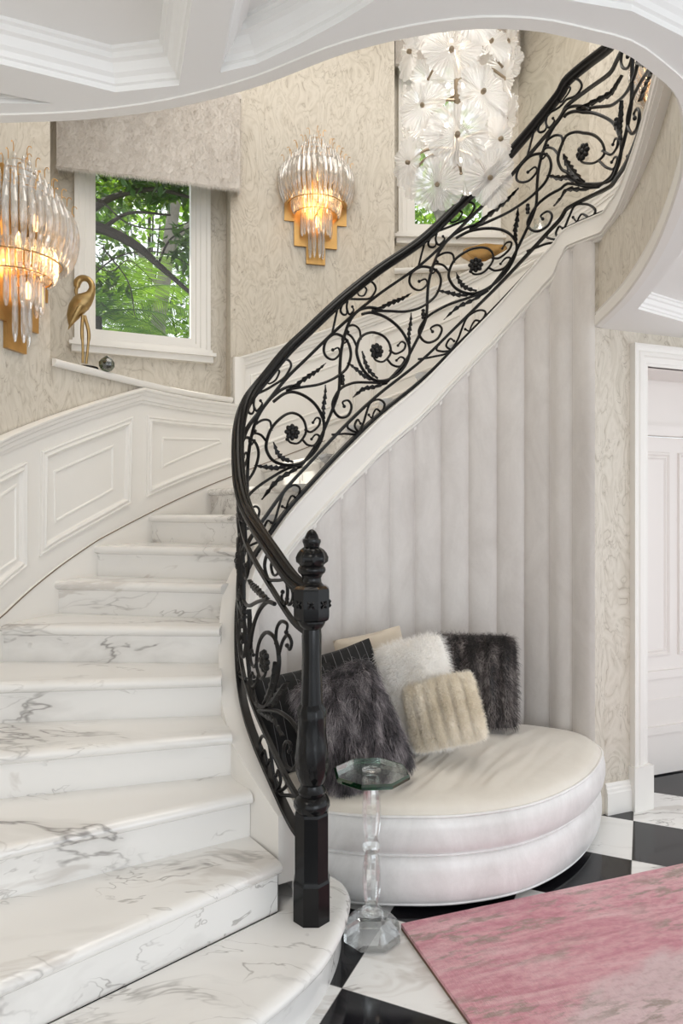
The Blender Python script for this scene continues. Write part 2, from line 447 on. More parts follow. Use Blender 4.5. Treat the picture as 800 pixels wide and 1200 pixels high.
CZ = 2.41
OPEN = [(-2.3,1.66),(-1.5,1.62),(-.795,1.59),(-.59,1.576),(-.383,1.533),(-.182,1.456),(0,1.353),(.12,1.307),(.24,1.282),(.362,1.286),(.459,1.312),(.545,1.341),
        (.63,1.40),(.74,1.50),(.888,1.775),(.926,1.862),(1.088,2.371),(1.196,2.88),(float(VPE[0])+.004, float(VPE[1])+.002)]
OPENP = Path(OPEN, 8)
W0 = Vector((1.306, 3.39, 0)); WE = Vector((.934, .358, 0)); WN = Vector((.358, -.934, 0))
open_pts = [OPENP.at(s)[:2] for s in np.linspace(0, OPENP.L, 110)]
ceil_poly = [(-2.6, -3.2), (3.6, -3.2), (3.6, 3.39+(3.6-1.306)*.3833), (1.306, 3.39)]+[tuple(p) for p in open_pts[::-1]]+[(-2.6, 1.66)]
COFF = [[(-.49,1.48),(-.346,1.456),(-.16,.9),(-1.2,.9),(-1.25,1.13)],
        [(-.251,1.414),(-.173,1.387),(-.083,1.328),(0,1.266),(.06,1.213),(.18,1.03),(.22,.9),(-.10,.9)],
        [(-.64,1.522),(-.741,1.483),(-1.5,1.18),(-1.7,1.5)],
        [(1.327,3.06),(1.63,3.265),(2.9,3.70),(2.9,1.5),(1.02,1.72),(1.23,2.55)],
        [(.40,1.213),(.527,1.24),(.65,1.305),(.79,1.42),(1.5,1.40),(1.5,.9),(.36,.9)]]
def ccw(poly):
    a = sum(poly[i][0]*poly[(i+1) % len(poly)][1]-poly[(i+1) % len(poly)][0]*poly[i][1] for i in range(len(poly)))
    return poly if a > 0 else poly[::-1]
COFF = [ccw(p) for p in COFF]
def inset(poly, d):
    n = len(poly); out = []
    for i in range(n):
        p0, p1, p2 = (np.array(poly[(i+k) % n]) for k in (-1, 0, 1))
        d1 = (p1-p0)/np.linalg.norm(p1-p0); d2 = (p2-p1)/np.linalg.norm(p2-p1)
        n1 = np.array([-d1[1], d1[0]]); n2 = np.array([-d2[1], d2[0]])
        out.append(tuple(p1+(n1+n2)*d/max(.3, 1+n1.dot(n2))))
    return out
mb = MB()
loops = [[Vector((x, y, 0)) for x, y in ceil_poly]]+[[Vector((x, y, 0)) for x, y in p[::-1]] for p in COFF]
flat = [p for l in loops for p in l]
ids = [mb.vert((p.x, p.y, CZ)) for p in flat]
for tri in tessellate_polygon(loops): mb.face([ids[i] for i in tri])
ceiling = mb.build('ceiling', M['ceil'], smooth=False, fixn=False)
tag(ceiling, kind='structure')
for poly in COFF:
    mb = MB(); prof = [(0, CZ), (0, CZ+.012), (.006, CZ+.014), (.010, CZ+.024), (.018, CZ+.030), (.026, CZ+.046), (.034, CZ+.050), (.035, CZ+.062), (.042, CZ+.065), (.043, CZ+.072)]
    rows = [[(x, y, z) for x, y in inset(poly, d)] for d, z in prof]
    ids = mb.grid(rows, closed_u=True)
    for tri in tessellate_polygon([[Vector(p) for p in rows[-1]]]): mb.face([ids[-1][i] for i in tri])
    tag(mb.build('ceiling_coffer', M['ceil'], ceiling, smooth=False), kind='structure')
# edge band, wallpapered floor edge above it
mb = MB(); st = []
for s in np.linspace(OPENP.L*.02, OPENP.L, 120):
    p = OPENP.at(s); n = OPENP.nl(s)
    st.append((Vector((p[0], p[1], CZ)), Vector((n[0], n[1], 0)), Vector((0, 0, 1))))
sweep(mb, st, [(-.03, -.004), (.0, -.004), (.006, .004), (.006, .05), (.0, .058), (.004, .066), (-.004, .074), (-.03, .074)])
tag(mb.build('trim_1', M['white'], angle=20), kind='structure')
mb = MB(); rows = []; uvs = []
for s in np.linspace(OPENP.L*.02, OPENP.L, 120):
    p = OPENP.off(s, -.012)
    rows.append([(p[0], p[1], CZ+.07), (p[0], p[1], 2.86)]); uvs.append([(s, CZ), (s, 2.86)])
rows.append([(VPE[0]-.006, VPE[1]+.004, CZ+.0), (VPE[0]-.006, VPE[1]+.004, 2.86)]); uvs.append([(OPENP.L+.02, CZ), (OPENP.L+.02, 2.86)])
mb.grid(rows, uvs=uvs); tag(mb.build('wall_landing', M['paper']), kind='structure')
# upper floor slab beyond the opening, upper ceiling
mb = MB()
rows = []
for s in np.linspace(OPENP.L*.02, OPENP.L, 90):
    p = OPENP.off(s, -.03); q = OPENP.off(s, -1.5 if s < OPENP.L*.75 else -.75); rows.append([(p[0], p[1], 2.72), (q[0], q[1], 2.72), (q[0], q[1], 2.88), (p[0], p[1], 2.88)])
mb.grid(rows, closed_u=True); tag(mb.build('floor_upper', M['white'], smooth=False), kind='structure')
mb = MB(); mb.box((-2.6, -3.2, 5.5), (3.6, 6.2, 5.6)); tag(mb.build('ceiling_upper', M['ceil'], smooth=False), kind='structure')

# ================================================================ outer wall with two window niches
NICHES = []
def niche(pxa, pxb, z0, z1, L, R, g0, g1, ta, tb):
    sa, sb = opx(pxa), opx(pxb); NICHES.append((sa, sb, z0, z1, Vector((*L, 0)), Vector((*R, 0)), g0, g1, ta, tb))
# L,R: points on the window plane at the glass edges; ta,tb: where the plane ends beyond them (in glass widths)
niche(58.5, 270, 2.27, 4.32, (-1.606, 4.40), (-1.008, 4.66), 2.66, 3.82, -.55, 1.345)
niche(462, 690, 3.25, 5.4, (.535, 5.17), (1.095, 5.19), 3.66, 4.95, -.25, 1.45)
svals = sorted(set([0.0, OUT.L]+list(np.arange(.08, OUT.L, .08))+[n[0] for n in NICHES]+[n[1] for n in NICHES]))
svals = [s for i, s in enumerate(svals) if i == 0 or s-svals[i-1] > .004 or any(abs(s-n[k]) < 1e-9 for n in NICHES for k in (0, 1))]
zv = sorted(set([0, 2.86, 5.5]+[n[2] for n in NICHES]+[n[3] for n in NICHES]))
mb = MB()
for a, b in zip(svals[:-1], svals[1:]):
    for z0, z1 in zip(zv[:-1], zv[1:]):
        m = (a+b)/2; zm = (z0+z1)/2
        if zm < 2.86 and m > OUT.L*.6 and (out3(b, 0)-W0).dot(WN) > -.50: continue      # only the upper storey runs on past the door wall
        if any(n[0] < m < n[1] and n[2] < zm < n[3] for n in NICHES): continue
        mb.quad(out3(a, z0), out3(b, z0), out3(b, z1), out3(a, z1), [(a, z0), (b, z0), (b, z1), (a, z1)])
wall_left = mb.build('wall_left', M['paper'], fixn=False); tag(wall_left, kind='structure')
def face_uv(mb, a, b, c, d, u0, u1, z0, z1): mb.quad(a, b, c, d, [(u0, z0), (u1, z0), (u1, z1), (u0, z1)])
wn = 0
for (sa, sb, z0, z1, L, R, g0, g1, ta, tb) in NICHES:
    wn += 1; e = R-L
    A, B = out3(sa, 0), out3(sb, 0); WA, WB = L+e*ta, L+e*tb
    up = lambda p, z: Vector((p.x, p.y, z))
    mb = MB()
    w = e.length
    def wq(t0, t1, a, b): face_uv(mb, up(L+e*t0, a), up(L+e*t1, a), up(L+e*t1, b), up(L+e*t0, b), sa+t0*w, sa+t1*w, a, b)
    wq(ta, 0, z0, z1); wq(1, tb, z0, z1); wq(0, 1, z0, g0); wq(0, 1, g1, z1)
    face_uv(mb, up(A, z0), up(WA, z0), up(WA, z1), up(A, z1), 0, .5, z0, z1)
    face_uv(mb, up(WB, z0), up(B, z0), up(B, z1), up(WB, z1), 0, .25, z0, z1)
    mb.quad(up(A, z1), up(B, z1), up(WB, z1), up(WA, z1))
    tag(mb.build('wall_niche', M['paper'], wall_left, smooth=False, fixn=False), kind='structure')
    # ledge
    mb = MB(); ss = np.linspace(sa, sb, 26)
    front = [out3(s, 0, .022) for s in ss]
    poly = [(p.x, p.y) for p in front]+[(WB.x, WB.y), (WA.x, WA.y)]
    n = len(poly); t_ = [mb.vert((x, y, z0)) for x, y in poly]; b_ = [mb.vert((x, y, z0-.03)) for x, y in poly]
    for tri in tessellate_polygon([[Vector((x, y, 0)) for x, y in poly]]): mb.face([t_[i] for i in tri]); mb.face([b_[i] for i in tri[::-1]])
    st = [(out3(s, z0-.016, .012), Vector((*(-OUT.nl(s)), 0)), Vector((0, 0, 1))) for s in ss]
    sweep(mb, st, [(.0, -.022), (.012, -.02), (.02, -.012), (.026, 0), (.024, .010), (.014, .016), (0, .0165)])
    tag(mb.build('trim_%d' % (wn+1), M['white']), kind='structure')
    # window: casing, sill, pane
    N = Vector((e.y, -e.x, 0)).normalized()
    if N.y > 0: N = -N
    wroot = empty('window_%d' % wn, (L.x, L.y, g0)); tag(wroot, kind='structure')
    mb = MB()
    cor = [up(L, g0), up(R, g0), up(R, g1), up(L, g1)]
    loop_mould(mb, cor, N, [(.02, -.05), (.02, .004), (-.012, .006), (-.014, .016), (-.040, .018), (-.044, .026), (-.078, .028), (-.084, .036), (-.108, .036), (-.110, -.0)])
    mb.build('window_frame', M['white'], wroot, angle=25)
    mb = MB(); mb.quad(up(L, g0)-N*.03, up(R, g0)-N*.03, up(R, g1)-N*.03, up(L, g1)-N*.03); mb.build('window_pane', M['pane'], wroot, smooth=False)
    mb = MB(); f = e.normalized()
    Mx = Matrix((( f.x, N.x, 0, L.x), (f.y, N.y, 0, L.y), (0, 0, 1, g0), (0, 0, 0, 1)))
    mb.box((-.14, 0, -.100), (w+.14, .070, -.078), Mx); mb.box((-.125, 0, -.14), (w+.125, .045, -.10), Mx); mb.box((-.12, 0, -.078), (w+.12, .045, -.055), Mx)
    mb.build('window_sill', M['white'], wroot, smooth=False)

# ================================================================ wainscot on the outer wall
key = [(OUT.near(-1.78, 1.5), .42), (OUT.near(-1.65, 2.2), .70)]+[(opx(px), out_z(opx(px), py)) for px, py in ((0.5, 718), (30, 691), (60, 667), (110, 632.6), (165, 604), (220, 578), (275, 556))]
sk_s = [k[0] for k in key]; sk_z = [k[1] for k in key]
sE = OUT.near(2.08, 3.5); s165, s276 = opx(162), opx(276)
sk_s.append(sE); sk_z.append(sk_z[-1]+.385*(sE-sk_s[-2]))
skz = lambda s: float(np.interp(s, sk_s, sk_z))
ck = [(OUT.near(-1.78, 1.5), 1.20), (OUT.near(-1.65, 2.2), 1.48)]+[(opx(px), out_z(opx(px), py)) for px, py in ((0.5, 510), (60, 487), (110, 470.6), (162, 455.6))]
ck_s = [k[0] for k in ck]; ck_z = [k[1] for k in ck]
zlev = ck_z[-1]
z276 = 1.5+(600-420)/800*OUT.at(s276)[1]
def capz(s, right=False):
    if s <= s165: return float(np.interp(s, ck_s, ck_z))
    if s < s276 or (s == s276 and not right): return zlev
    return z276+.385*(s-s276)
s0w = OUT.near(-1.78, 1.5)
mb = MB()
for a, b in ((s0w, s165), (s165, s276), (s276, sE)):
    rows = []
    for s in np.linspace(a, b, 40):
        z1 = capz(s, a == s276)
        rows.append([out3(s, max(0, skz(s)-.6), .012), out3(s, z1, .012)])
    mb.grid(rows)
wains = mb.build('trim_4', M['white'], fixn=False); tag(wains, kind='structure')
mb = MB()       # skirting board that follows the steps
st = [(out3(s, skz(s), .012), Vector((*(-OUT.nl(s)), 0)), Vector((0, 0, 1))) for s in np.linspace(s0w, sE, 150)]
sweep(mb, st, [(0, -.55), (.014, -.55), (.014, -.004), (.010, 0), (0, 0)])
mb.build('wainscot_skirting', M['white'], wains)
mb = MB(); sweep(mb, [(o+A*.0145+Vector((0, 0, -.004)), A, B) for o, A, B in st], [(0, 0), (.0035, 0), (.0035, .006), (0, .006)]); mb.build('wainscot_joint', simple('brown_joint', (.20, .15, .11), .6), wains)
CAP = [(0, -.085), (.012, -.085), (.014, -.07), (.022, -.066), (.024, -.045), (.034, -.036), (.036, -.022), (.046, -.014), (.048, -.004), (.040, .002), (0, .004)]
for a, b in ((s0w, s165), (s165, s276), (s276, sE)):
    mb = MB(); st = [(out3(s, capz(s, a == s276), .010), Vector((*(-OUT.nl(s)), 0)), Vector((0, 0, 1))) for s in np.linspace(a, b, 60)]
    sweep(mb, st, CAP); mb.build('wainscot_cap', M['white'], wains)
mb = MB(); p = out3(s276, 0, .012); n = Vector((*(-OUT.nl(s276)), 0)); tt = Vector((*OUT.tan(s276), 0))
sweep(mb, [(out3(s276, zlev-.02, .010), tt, n), (out3(s276, z276, .010), tt, n)], [(-.03, 0), (-.03, .03), (-.01, .045), (.02, .046), (.05, .03), (.06, 0)])
mb.build('wainscot_cap', M['white'], wains)
PM = [(0, .0), (.002, .012), (.010, .015), (.016, .008), (.024, .010), (.030, .018), (.038, .014), (.044, .003), (.050, 0)]
IM = [(0, 0), (.004, .006), (.012, .007), (.018, 0)]
def wain_panel(corners, prof, name='wainscot_panel'):
    """corners: (s,z) counter-clockwise seen from the well"""
    pts = []; nn = []
    for i in range(len(corners)):
        (sa, za), (sb, zb) = corners[i], corners[(i+1) % len(corners)]
        k = max(1, int(abs(sb-sa)/.07))
        for j in range(k):
            f = j/k; s = sa+(sb-sa)*f; pts.append(out3(s, za+(zb-za)*f, .012)); nn.append(Vector((*(-OUT.nl(s)), 0)))
    mb = MB(); loop_mould(mb, pts, nn, prof); mb.build(name, M['white'], wains, angle=25)
def px_panel(L, prof):
    wain_panel([(opx(x), out_z(opx(x), y)) for x, y in L], prof)
# photographed panels (from the well, travel runs left -> right)
sl = OUT.near(-1.585, 2.7)
wain_panel([(sl, skz(sl)+.085), (opx(28), out_z(opx(28), 664)), (opx(28), out_z(opx(28), 540)), (sl, capz(sl)-.16)], PM)
wain_panel([(sl, skz(sl)+.20), (opx(17), out_z(opx(17), 657)), (opx(17), out_z(opx(17), 566)), (sl, capz(sl)-.28)], IM)
px_panel([(43, 652.5), (150, 590.6), (153, 487.5), (45, 529)], PM)
px_panel([(61, 614), (131, 574.5), (131, 520.5), (60, 551.5)], IM)
px_panel([(169, 583), (274, 542), (274, 497), (169.5, 487)], PM)
px_panel([(187.5, 549), (258, 519.5), (256, 514), (187.5, 512)], IM)
s = s276+.10
while s+.8 < sE:
    e_ = s+.78
    wain_panel([(s, skz(s)+.10), (e_, skz(e_)+.10), (e_, capz(e_)-.14), (s, capz(s)-.14)], PM)
    wain_panel([(s+.12, skz(s+.12)+.22), (e_-.12, skz(e_-.12)+.22), (e_-.12, capz(e_-.12)-.26), (s+.12, capz(s+.12)-.26)], IM)
    s = e_+.10

# ================================================================ staircase
stairs = empty('staircase', (-.75, 2.6, 0))
tag(stairs, 'curving white marble staircase with grey veins and a cream inner string', 'staircase')
SOFF = .085
inner = {2: (-.215, 2.30), 3: (-.33, 2.465), 4: (-.42, 2.61), 5: (-.495, 2.82), 6: (-.54, 3.05), 7: (-.565, 3.26)}
for k in range(8, 20):
    zt = (k-1)*RISE+.11
    s = float(np.interp(zt, [RAIL.at(x)[2] for x in np.linspace(0, S_LAND, 400)], np.linspace(0, S_LAND, 400)))
    inner[k] = tuple(RAIL.off(s, SOFF))
outer = {}
for k, (x, y) in {2: (-.79, 1.78), 3: (-1.03, 2.06), 4: (-1.196, 2.393), 5: (-1.357, 2.715), 6: (-1.54, 3.086)}.items():
    ix, iy = inner[k]; d = np.array((x-ix, y-iy)); 
    for f in np.linspace(.8, 3, 600):            # run on to the wall
        q = np.array((ix, iy))+d*f; s = OUT.near(*q); w = OUT.at(s); n = OUT.nl(s)
        if (q-w[:2]).dot(n) > -.01: break
    outer[k] = tuple(q)
s7 = OUT.near(-1.45, 3.44)
so = {7: s7, 8: OUT.near(-1.285, 3.68), 9: OUT.near(-1.09, 4.04), 10: OUT.near(-.86, 4.47)}
for k in range(11, 20): so[k] = so[10]+(k-10)*.415
for k in so: outer[k] = tuple(OUT.off(so[k], -.020))
THK = .046
nose = [(0.0, 0.0), (-.004, .009), (-.012, .016), (-.024, .0205), (-.04, .0215)]     # half profile (back from the front, up from mid)
def tread(k):
    a, b = Vector((*inner[k], 0)), Vector((*outer[k], 0)); a2, b2 = Vector((*inner[k+1], 0)), Vector((*outer[k+1], 0))
    z = k*RISE; d = (b-a).normalized(); fwd = Vector((d.y, -d.x, 0))
    if fwd.dot((a2+b2-a-b)) > 0: fwd = -fwd
    n = 10; mb = MB(); rows = []
    for i in range(n+1):
        f = i/n; p = a.lerp(b, f)+fwd*.03; q = a2.lerp(b2, f)
        back = -fwd*.02
        mid = Vector((p.x, p.y, z-THK/2))
        row = [Vector((q.x, q.y, z))+back]+[mid+fwd*h+Vector((0, 0, v*1.07)) for h, v in reversed(nose)]
        row += [mid+fwd*h-Vector((0, 0, v*1.07)) for h, v in nose[1:]]+[Vector((q.x, q.y, z-THK))+back]
        rows.append(row)
    ids = mb.grid(rows, closed_u=True); mb.face(ids[0][::-1]); mb.face(ids[-1])
    return mb.build('tread', M['marble'], stairs, angle=50)
def riser(k):
    a, b = Vector((*inner[k], 0)), Vector((*outer[k], 0)); z0, z1 = (k-1)*RISE, k*RISE-THK+.002
    d = (b-a).normalized(); fwd = Vector((d.y, -d.x, 0))
    if fwd.dot(Vector((*inner[k+1], 0))-a) > 0: fwd = -fwd
    mb = MB(); c = [a, b, b-fwd*.02, a-fwd*.02]
    mb.prism([(p.x, p.y) for p in c], z0-.01, z1); mb.build('riser', M['marble'], stairs, smooth=False)
for k in range(2, 19): tread(k); riser(k)
# first step, rounded end wrapping the newel
front = crom([(-1.78,.62),(-1.2,.93),(-.7,1.32),(-.42,1.57),(-.234,1.78),(-.12,1.924),(-.05,2.04),(0,2.18),(.025,2.30),(.03,2.40),(.005,2.48),(-.045,2.53),(-.12,2.54)], 8)
body = [tuple(p) for p in front]+[(-.22, 2.56), (-.30, 2.50), tuple(inner[2]), tuple(outer[2]), (-1.84, 1.0)]
def poly_offset(poly, d): return inset(ccw(poly), d)
mb = MB(); z = RISE; bp = ccw(body)
rows = []
for h, v in [(x, z-THK/2+y*1.07) for x, y in reversed(nose)]+[(x, z-THK/2-y*1.07) for x, y in nose[1:]]:
    rows.append([(x, y, v) for x, y in inset(bp, -h)])
ids = mb.grid(rows, closed_u=True)
for r, fl in ((ids[0], 1), (ids[-1], -1)):
    for tri in tessellate_polygon([[Vector(mb.v[i]) for i in r]]): mb.face([r[i] for i in tri][::fl])
mb.build('tread', M['marble'], stairs, angle=50)
mb = MB(); ip = inset(bp, .032); mb.grid([[(x, y, 0) for x, y in ip], [(x, y, z-THK+.002) for x, y in ip]], closed_u=True); mb.build('riser', M['marble'], stairs)
# inner string
mb = MB(); st = []
SPROF = [(-.085, -.003), (.042, -.003), (.046, -.010), (.046, -.020), (.040, -.026), (.040, -.195), (.046, -.200), (.056, -.212), (.056, -.222), (.046, -.230), (.050, -.240), (.050, -.252), (.034, -.262), (.034, -.285), (-.085, -.285)]
rows = []
S_STR = .13
S_K = spx(664)
strk = lambda s: .825+(.46-.825)*min(1, max(0, (s-S_K+.03)/.06))
ts = list(np.linspace(S_STR, RAIL.L, 300))
for s in ts:
    p = RAIL.at(s); n = -RAIL.nl(s); f = min(1, (s-S_STR)/.30); g = strk(s)
    row = []
    for a, b in SPROF:
        if a < 0: a = -.03-.055*f
        zz = p[2]+b*g
        row.append(Vector((p[0]+n[0]*a, p[1]+n[1]*a, max(zz, .001+.0004*(-b)))))
    rows.append(row)
ids = mb.grid(rows, closed_u=True); mb.face(ids[0][::-1]); mb.face(ids[-1])
mb.build('string', M['white'], stairs, angle=25)
# plaster below the string where the tufted wall has not begun
# ================================================================ channel-tufted wall under the stairs
s_end = RAIL.near(1.29, 3.47); s_end = spx(697) if spx(697) else s_end
pan = empty('wall_panel', (.5, 3.8, 0))
tag(pan, 'pale grey velvet wall padding in vertical channels under the curving stair', 'wall panel')
VP = Path([(RAIL.off(s, -.026)[0], RAIL.off(s, -.026)[1], RAIL.at(s)[2], strk(s)) for s in np.linspace(0, RAIL.L, 300)], 2)
sv = VP.s_px(697, VP.near(.5, 3.8), VP.L*.9)
W = .155; s1 = sv
while s1 > .25:
    s0 = s1-W; mb = MB(); rows = []
    top0 = VP.at(s0)[2]-.22
    if VP.at(s1)[2]-.22 < .06 or s0 < .05: break
    for i in range(13):
        f = i/12; s = s0+(s1-s0)*f; o = .026*max(0, math.sin(PI*f))**.55
        p = VP.off(s, -o-.001); q_ = VP.at(s); zt = q_[2]-.255*q_[3]
        rows.append([(p[0], p[1], zz) for zz in np.linspace(0.0, max(.02, zt), 9)])
    mb.grid(rows); mb.build('channel', M['velvet'], pan, angle=60); s1 = s0
# ================================================================ door wall on the right
def wp(a, z, off=0.0): q = W0+WE*a+WN*off; return Vector((q.x, q.y, z))
mb = MB()
def wq2(a0, a1, z0, z1): mb.quad(wp(a0, z0), wp(a1, z0), wp(a1, z1), wp(a0, z1), [(a0, z0), (a1, z0), (a1, z1), (a0, z1)])
wq2(0, .20, 0, CZ); wq2(.20, 1.30, 2.28, CZ); wq2(1.30, 2.46, 0, CZ)
pv = VP.at(sv); c0 = Vector((pv[0]-.004, pv[1]+.006, 0))
for z0, z1 in ((0, CZ),):
    mb.quad((c0.x, c0.y, z0), wp(0, z0), wp(0, z1), (c0.x, c0.y, z1), [(-.12, z0), (0, z0), (0, z1), (-.12, z1)])
mb.build('wall_right', M['paper'], smooth=False, fixn=False); tag(bpy.data.objects['wall_right'], kind='structure')
pn = bpy.data.objects['wall_right']
BASEP = [(0, 0), (.022, 0), (.022, .105), (.018, .112), (.018, .125), (.012, .132), (.012, .142), (.005, .152), (0, .152)]
mb = MB(); sweep(mb, [(wp(a, 0), WN, Vector((0, 0, 1))) for a in (-.0, .157)], BASEP)
sweep(mb, [(wp(a, 0), WN, Vector((0, 0, 1))) for a in (1.41, 2.46)], BASEP)
tag(mb.build('baseboard_right', M['white'], angle=25), kind='structure')
dr = empty('door_1', tuple(wp(.73, 0))); tag(dr, kind='structure')
cas = [(0, 0), (0, .034), (.012, .036), (.020, .028), (.034, .024), (.040, .030), (.058, .030), (.064, .020), (.088, .016), (.094, .010), (.106, .010), (.106, -.02)]
mb = MB(); loop_mould(mb, [wp(.161, .22), wp(.161, 2.349), wp(1.339, 2.349), wp(1.339, .22)], WN, [(-a, b) for a, b in cas], closed=False); mb.build('door_casing', M['white'], dr, angle=25)
Mw = Matrix(((WE.x, WN.x, 0, W0.x), (WE.y, WN.y, 0, W0.y), (0, 0, 1, 0), (0, 0, 0, 1)))
for a0 in (.152, 1.225):
    mb = MB(); mb.box((a0, -.02, 0), (a0+.123, .042, .222), Mw); mb.build('plinth_block', M['white'], dr, smooth=False)
mb = MB()
mb.box((.25, -.34, 0), (.267, .0, 2.25), Mw); mb.box((1.233, -.34, 0), (1.25, .0, 2.25), Mw); mb.box((.25, -.34, 2.243), (1.25, .0, 2.26), Mw)
mb.build('door_jamb', M['jamb'], dr, smooth=False)
dd = -.27
mb = MB(); mb.box((.267, dd-.04, 2.0), (1.233, dd, 2.243), Mw); mb.box((.267, dd-.03, 1.93), (1.233, dd+.03, 1.985), Mw); mb.box((.267, dd-.03, 1.985), (1.233, dd+.015, 2.0), Mw); mb.build('transom_panel', M['jamb'], dr, smooth=False)
mb = MB(); mb.box((.272, dd-.045, .008), (1.228, dd-.012, 1.925), Mw); slab = mb.build('door_slab', M['jamb'], dr, smooth=False)
def dpanel(a0, a1, z0, z1):
    mb = MB(); loop_mould(mb, [wp(a0, z0, dd-.012), wp(a1, z0, dd-.012), wp(a1, z1, dd-.012), wp(a0, z1, dd-.012)], WN, [(0, 0), (.004, .012), (.014, .015), (.024, .004), (.034, .008), (.042, 0)]); mb.build('door_panel', M['jamb'], slab, angle=25)
for a0, a1 in ((.30, .72), (.78, 1.2)):
    dpanel(a0, a1, .68, 1.84)
mb = MB()
for z0, z1, d_ in ((.555, .60, .014), (.42, .436, .006), (.24, .285, .014)): mb.box((.272, dd-.012, z0), (1.228, dd-.012+d_, z1), Mw)
mb.build('door_panel', M['jamb'], slab, smooth=False)
# ================================================================ newel post
newel = empty('newel_post', (-.098, 2.25, RISE)); tag(newel, 'black lacquered newel post with acorn finial standing on the bottom marble step', 'newel post')
NX, NY = -.098, 2.25
def nz(y): return 1.5+(600-y)/800*2.25-.0
k_ = 2.25/800
def nprof(L): return [(w*k_/2, nz(y)) for y, w in L][::-1]
zb = RISE
def octo(mb, prof, rot=PI/8): mb.lathe(prof, (NX, NY, 0), 8, rot)
mb = MB(); octo(mb, [(.064, zb), (.064, nz(1030)), (.061, nz(1028)), (.0585, nz(1024)), (.0585, nz(952)), (.055, nz(949))]); mb.build('base', M['ebony'], newel, angle=20)
mb = MB(); mb.lathe(nprof([(897, 39), (905, 37), (914, 31), (918, 26), (922, 28), (926, 33), (929, 31), (931, 30), (934, 38), (939, 42.5), (944, 42), (948, 38), (950, 36)]), (NX, NY, 0), 24, flute=lambda a, k, z: 1+(.02*math.cos(a*16) if k in (1, 2) else 0)); mb.build('collar', M['ebony'], newel)
mb = MB(); mb.lathe(nprof([(824, 26), (828, 30), (832, 34), (842, 33), (858, 33), (872, 36), (886, 39.5), (897, 39), (902, 37)]), (NX, NY, 0), 48, flute=lambda a, k, z: 1+.035*math.cos(a*12+z*40)+(.03*math.cos(a*6) if z > nz(836) else 0)); mb.build('leaf_bulb', M['ebony'], newel)
mb = MB(); mb.lathe(nprof([(724, 30), (729, 32), (733, 29), (737, 22), (745, 23), (770, 22), (800, 24), (826, 26)]), (NX, NY, 0), 24, flute=lambda a, k, z: 1+.03*math.cos(a*8)*(1 if nz(826) < z < nz(738) else 0)); mb.build('shaft', M['ebony'], newel)
mb = MB(); octo(mb, [(.052, nz(727)), (.060, nz(725)), (.0625, nz(722)), (.0625, nz(692)), (.060, nz(689)), (.050, nz(686))]); blk = mb.build('block', M['ebony'], newel, angle=20)
for a in (-PI/2-PI/4, -PI/2, -PI/2+PI/4, PI, 0):
    mb = MB(); c = Vector((NX+math.cos(a)*.0585, NY+math.sin(a)*.0585, nz(707))); u = Vector((-math.sin(a), math.cos(a), 0)); w_ = Vector((0, 0, 1))
    for q in range(4):
        b = q*PI/2+PI/4; d = u*math.cos(b)+w_*math.sin(b)
        mb.tube([c, c+d*.010+Vector((math.cos(a), math.sin(a), 0))*.002, c+d*.017], [.002, .0045, .001], 6)
    mb.build('flower_carving', M['ebony'], blk)
mb = MB(); mb.lathe(nprof([(641, 19), (644, 27), (648, 33), (653, 37), (658, 36), (661, 30), (663, 28), (665, 32), (668, 33), (671, 31), (673, 26), (677, 22), (682, 23), (685, 28), (688, 38)]), (NX, NY, 0), 36, flute=lambda a, k, z: 1+.06*math.cos(a*9)*(1 if nz(661) < z < nz(643) else 0)); mb.build('urn', M['ebony'], newel)
mb = MB(); mb.lathe(nprof([(620, .01), (620.8, 5), (623, 10), (627, 14.5), (631, 17), (632, 21), (635, 22), (637, 20), (641, 18)]), (NX, NY, 0), 24); mb.build('acorn_finial', M['ebony'], newel)

# ================================================================ stair railing
rail = empty('stair_railing', (-.1, 2.3, .4)); tag(rail, 'black wrought iron scrollwork railing with rosettes and leaves climbing the curved stair', 'railing')
def rail_stations(ts, v, dz=0.0):
    st = []
    pts = [rail3(s, v)+Vector((0, 0, dz)) for s in ts]
    for i, s in enumerate(ts):
        T = (pts[min(i+1, len(ts)-1)]-pts[max(i-1, 0)]).normalized(); n = RAIL.nl(s); A = Vector((n[0], n[1], 0)); A = (A-T*A.dot(T)).normalized()
        B = T.cross(A).normalized()
        if B.z < 0: B = -B
        st.append((pts[i], A, B))
    return st
fine = list(np.linspace(0.0, RAIL.L-.02, 330))
HPH = [(.010, -.030), (.018, -.026), (.018, -.015), (.023, -.011), (.029, -.005), (.029, .004), (.024, .010), (.020, .0085), (.018, .017), (.012, .022), (.009, .019), (.004, .025)]
HP = [(-a, b) for a, b in HPH]+[(a, b) for a, b in HPH[::-1]]
hp_ts = [s for s in fine]
mb = MB(); sweep(mb, rail_stations(hp_ts, 1.0), HP); mb.build('handrail', M['iron'], rail, angle=30)
def flatbar(name, v, w, h, t0=0.0, dz=0.0):
    mb = MB(); ts = [s for s in fine if s >= t0]
    sweep(mb, rail_stations(ts, v, dz), [(-w, -h), (w, -h), (w, h), (-w, h)]); mb.build(name, M['iron'], rail, angle=30)
flatbar('upper_bar', .83, .0075, .0075); flatbar('lower_bar', .15, .0075, .0075); flatbar('foot_bar', .012, .016, .008)

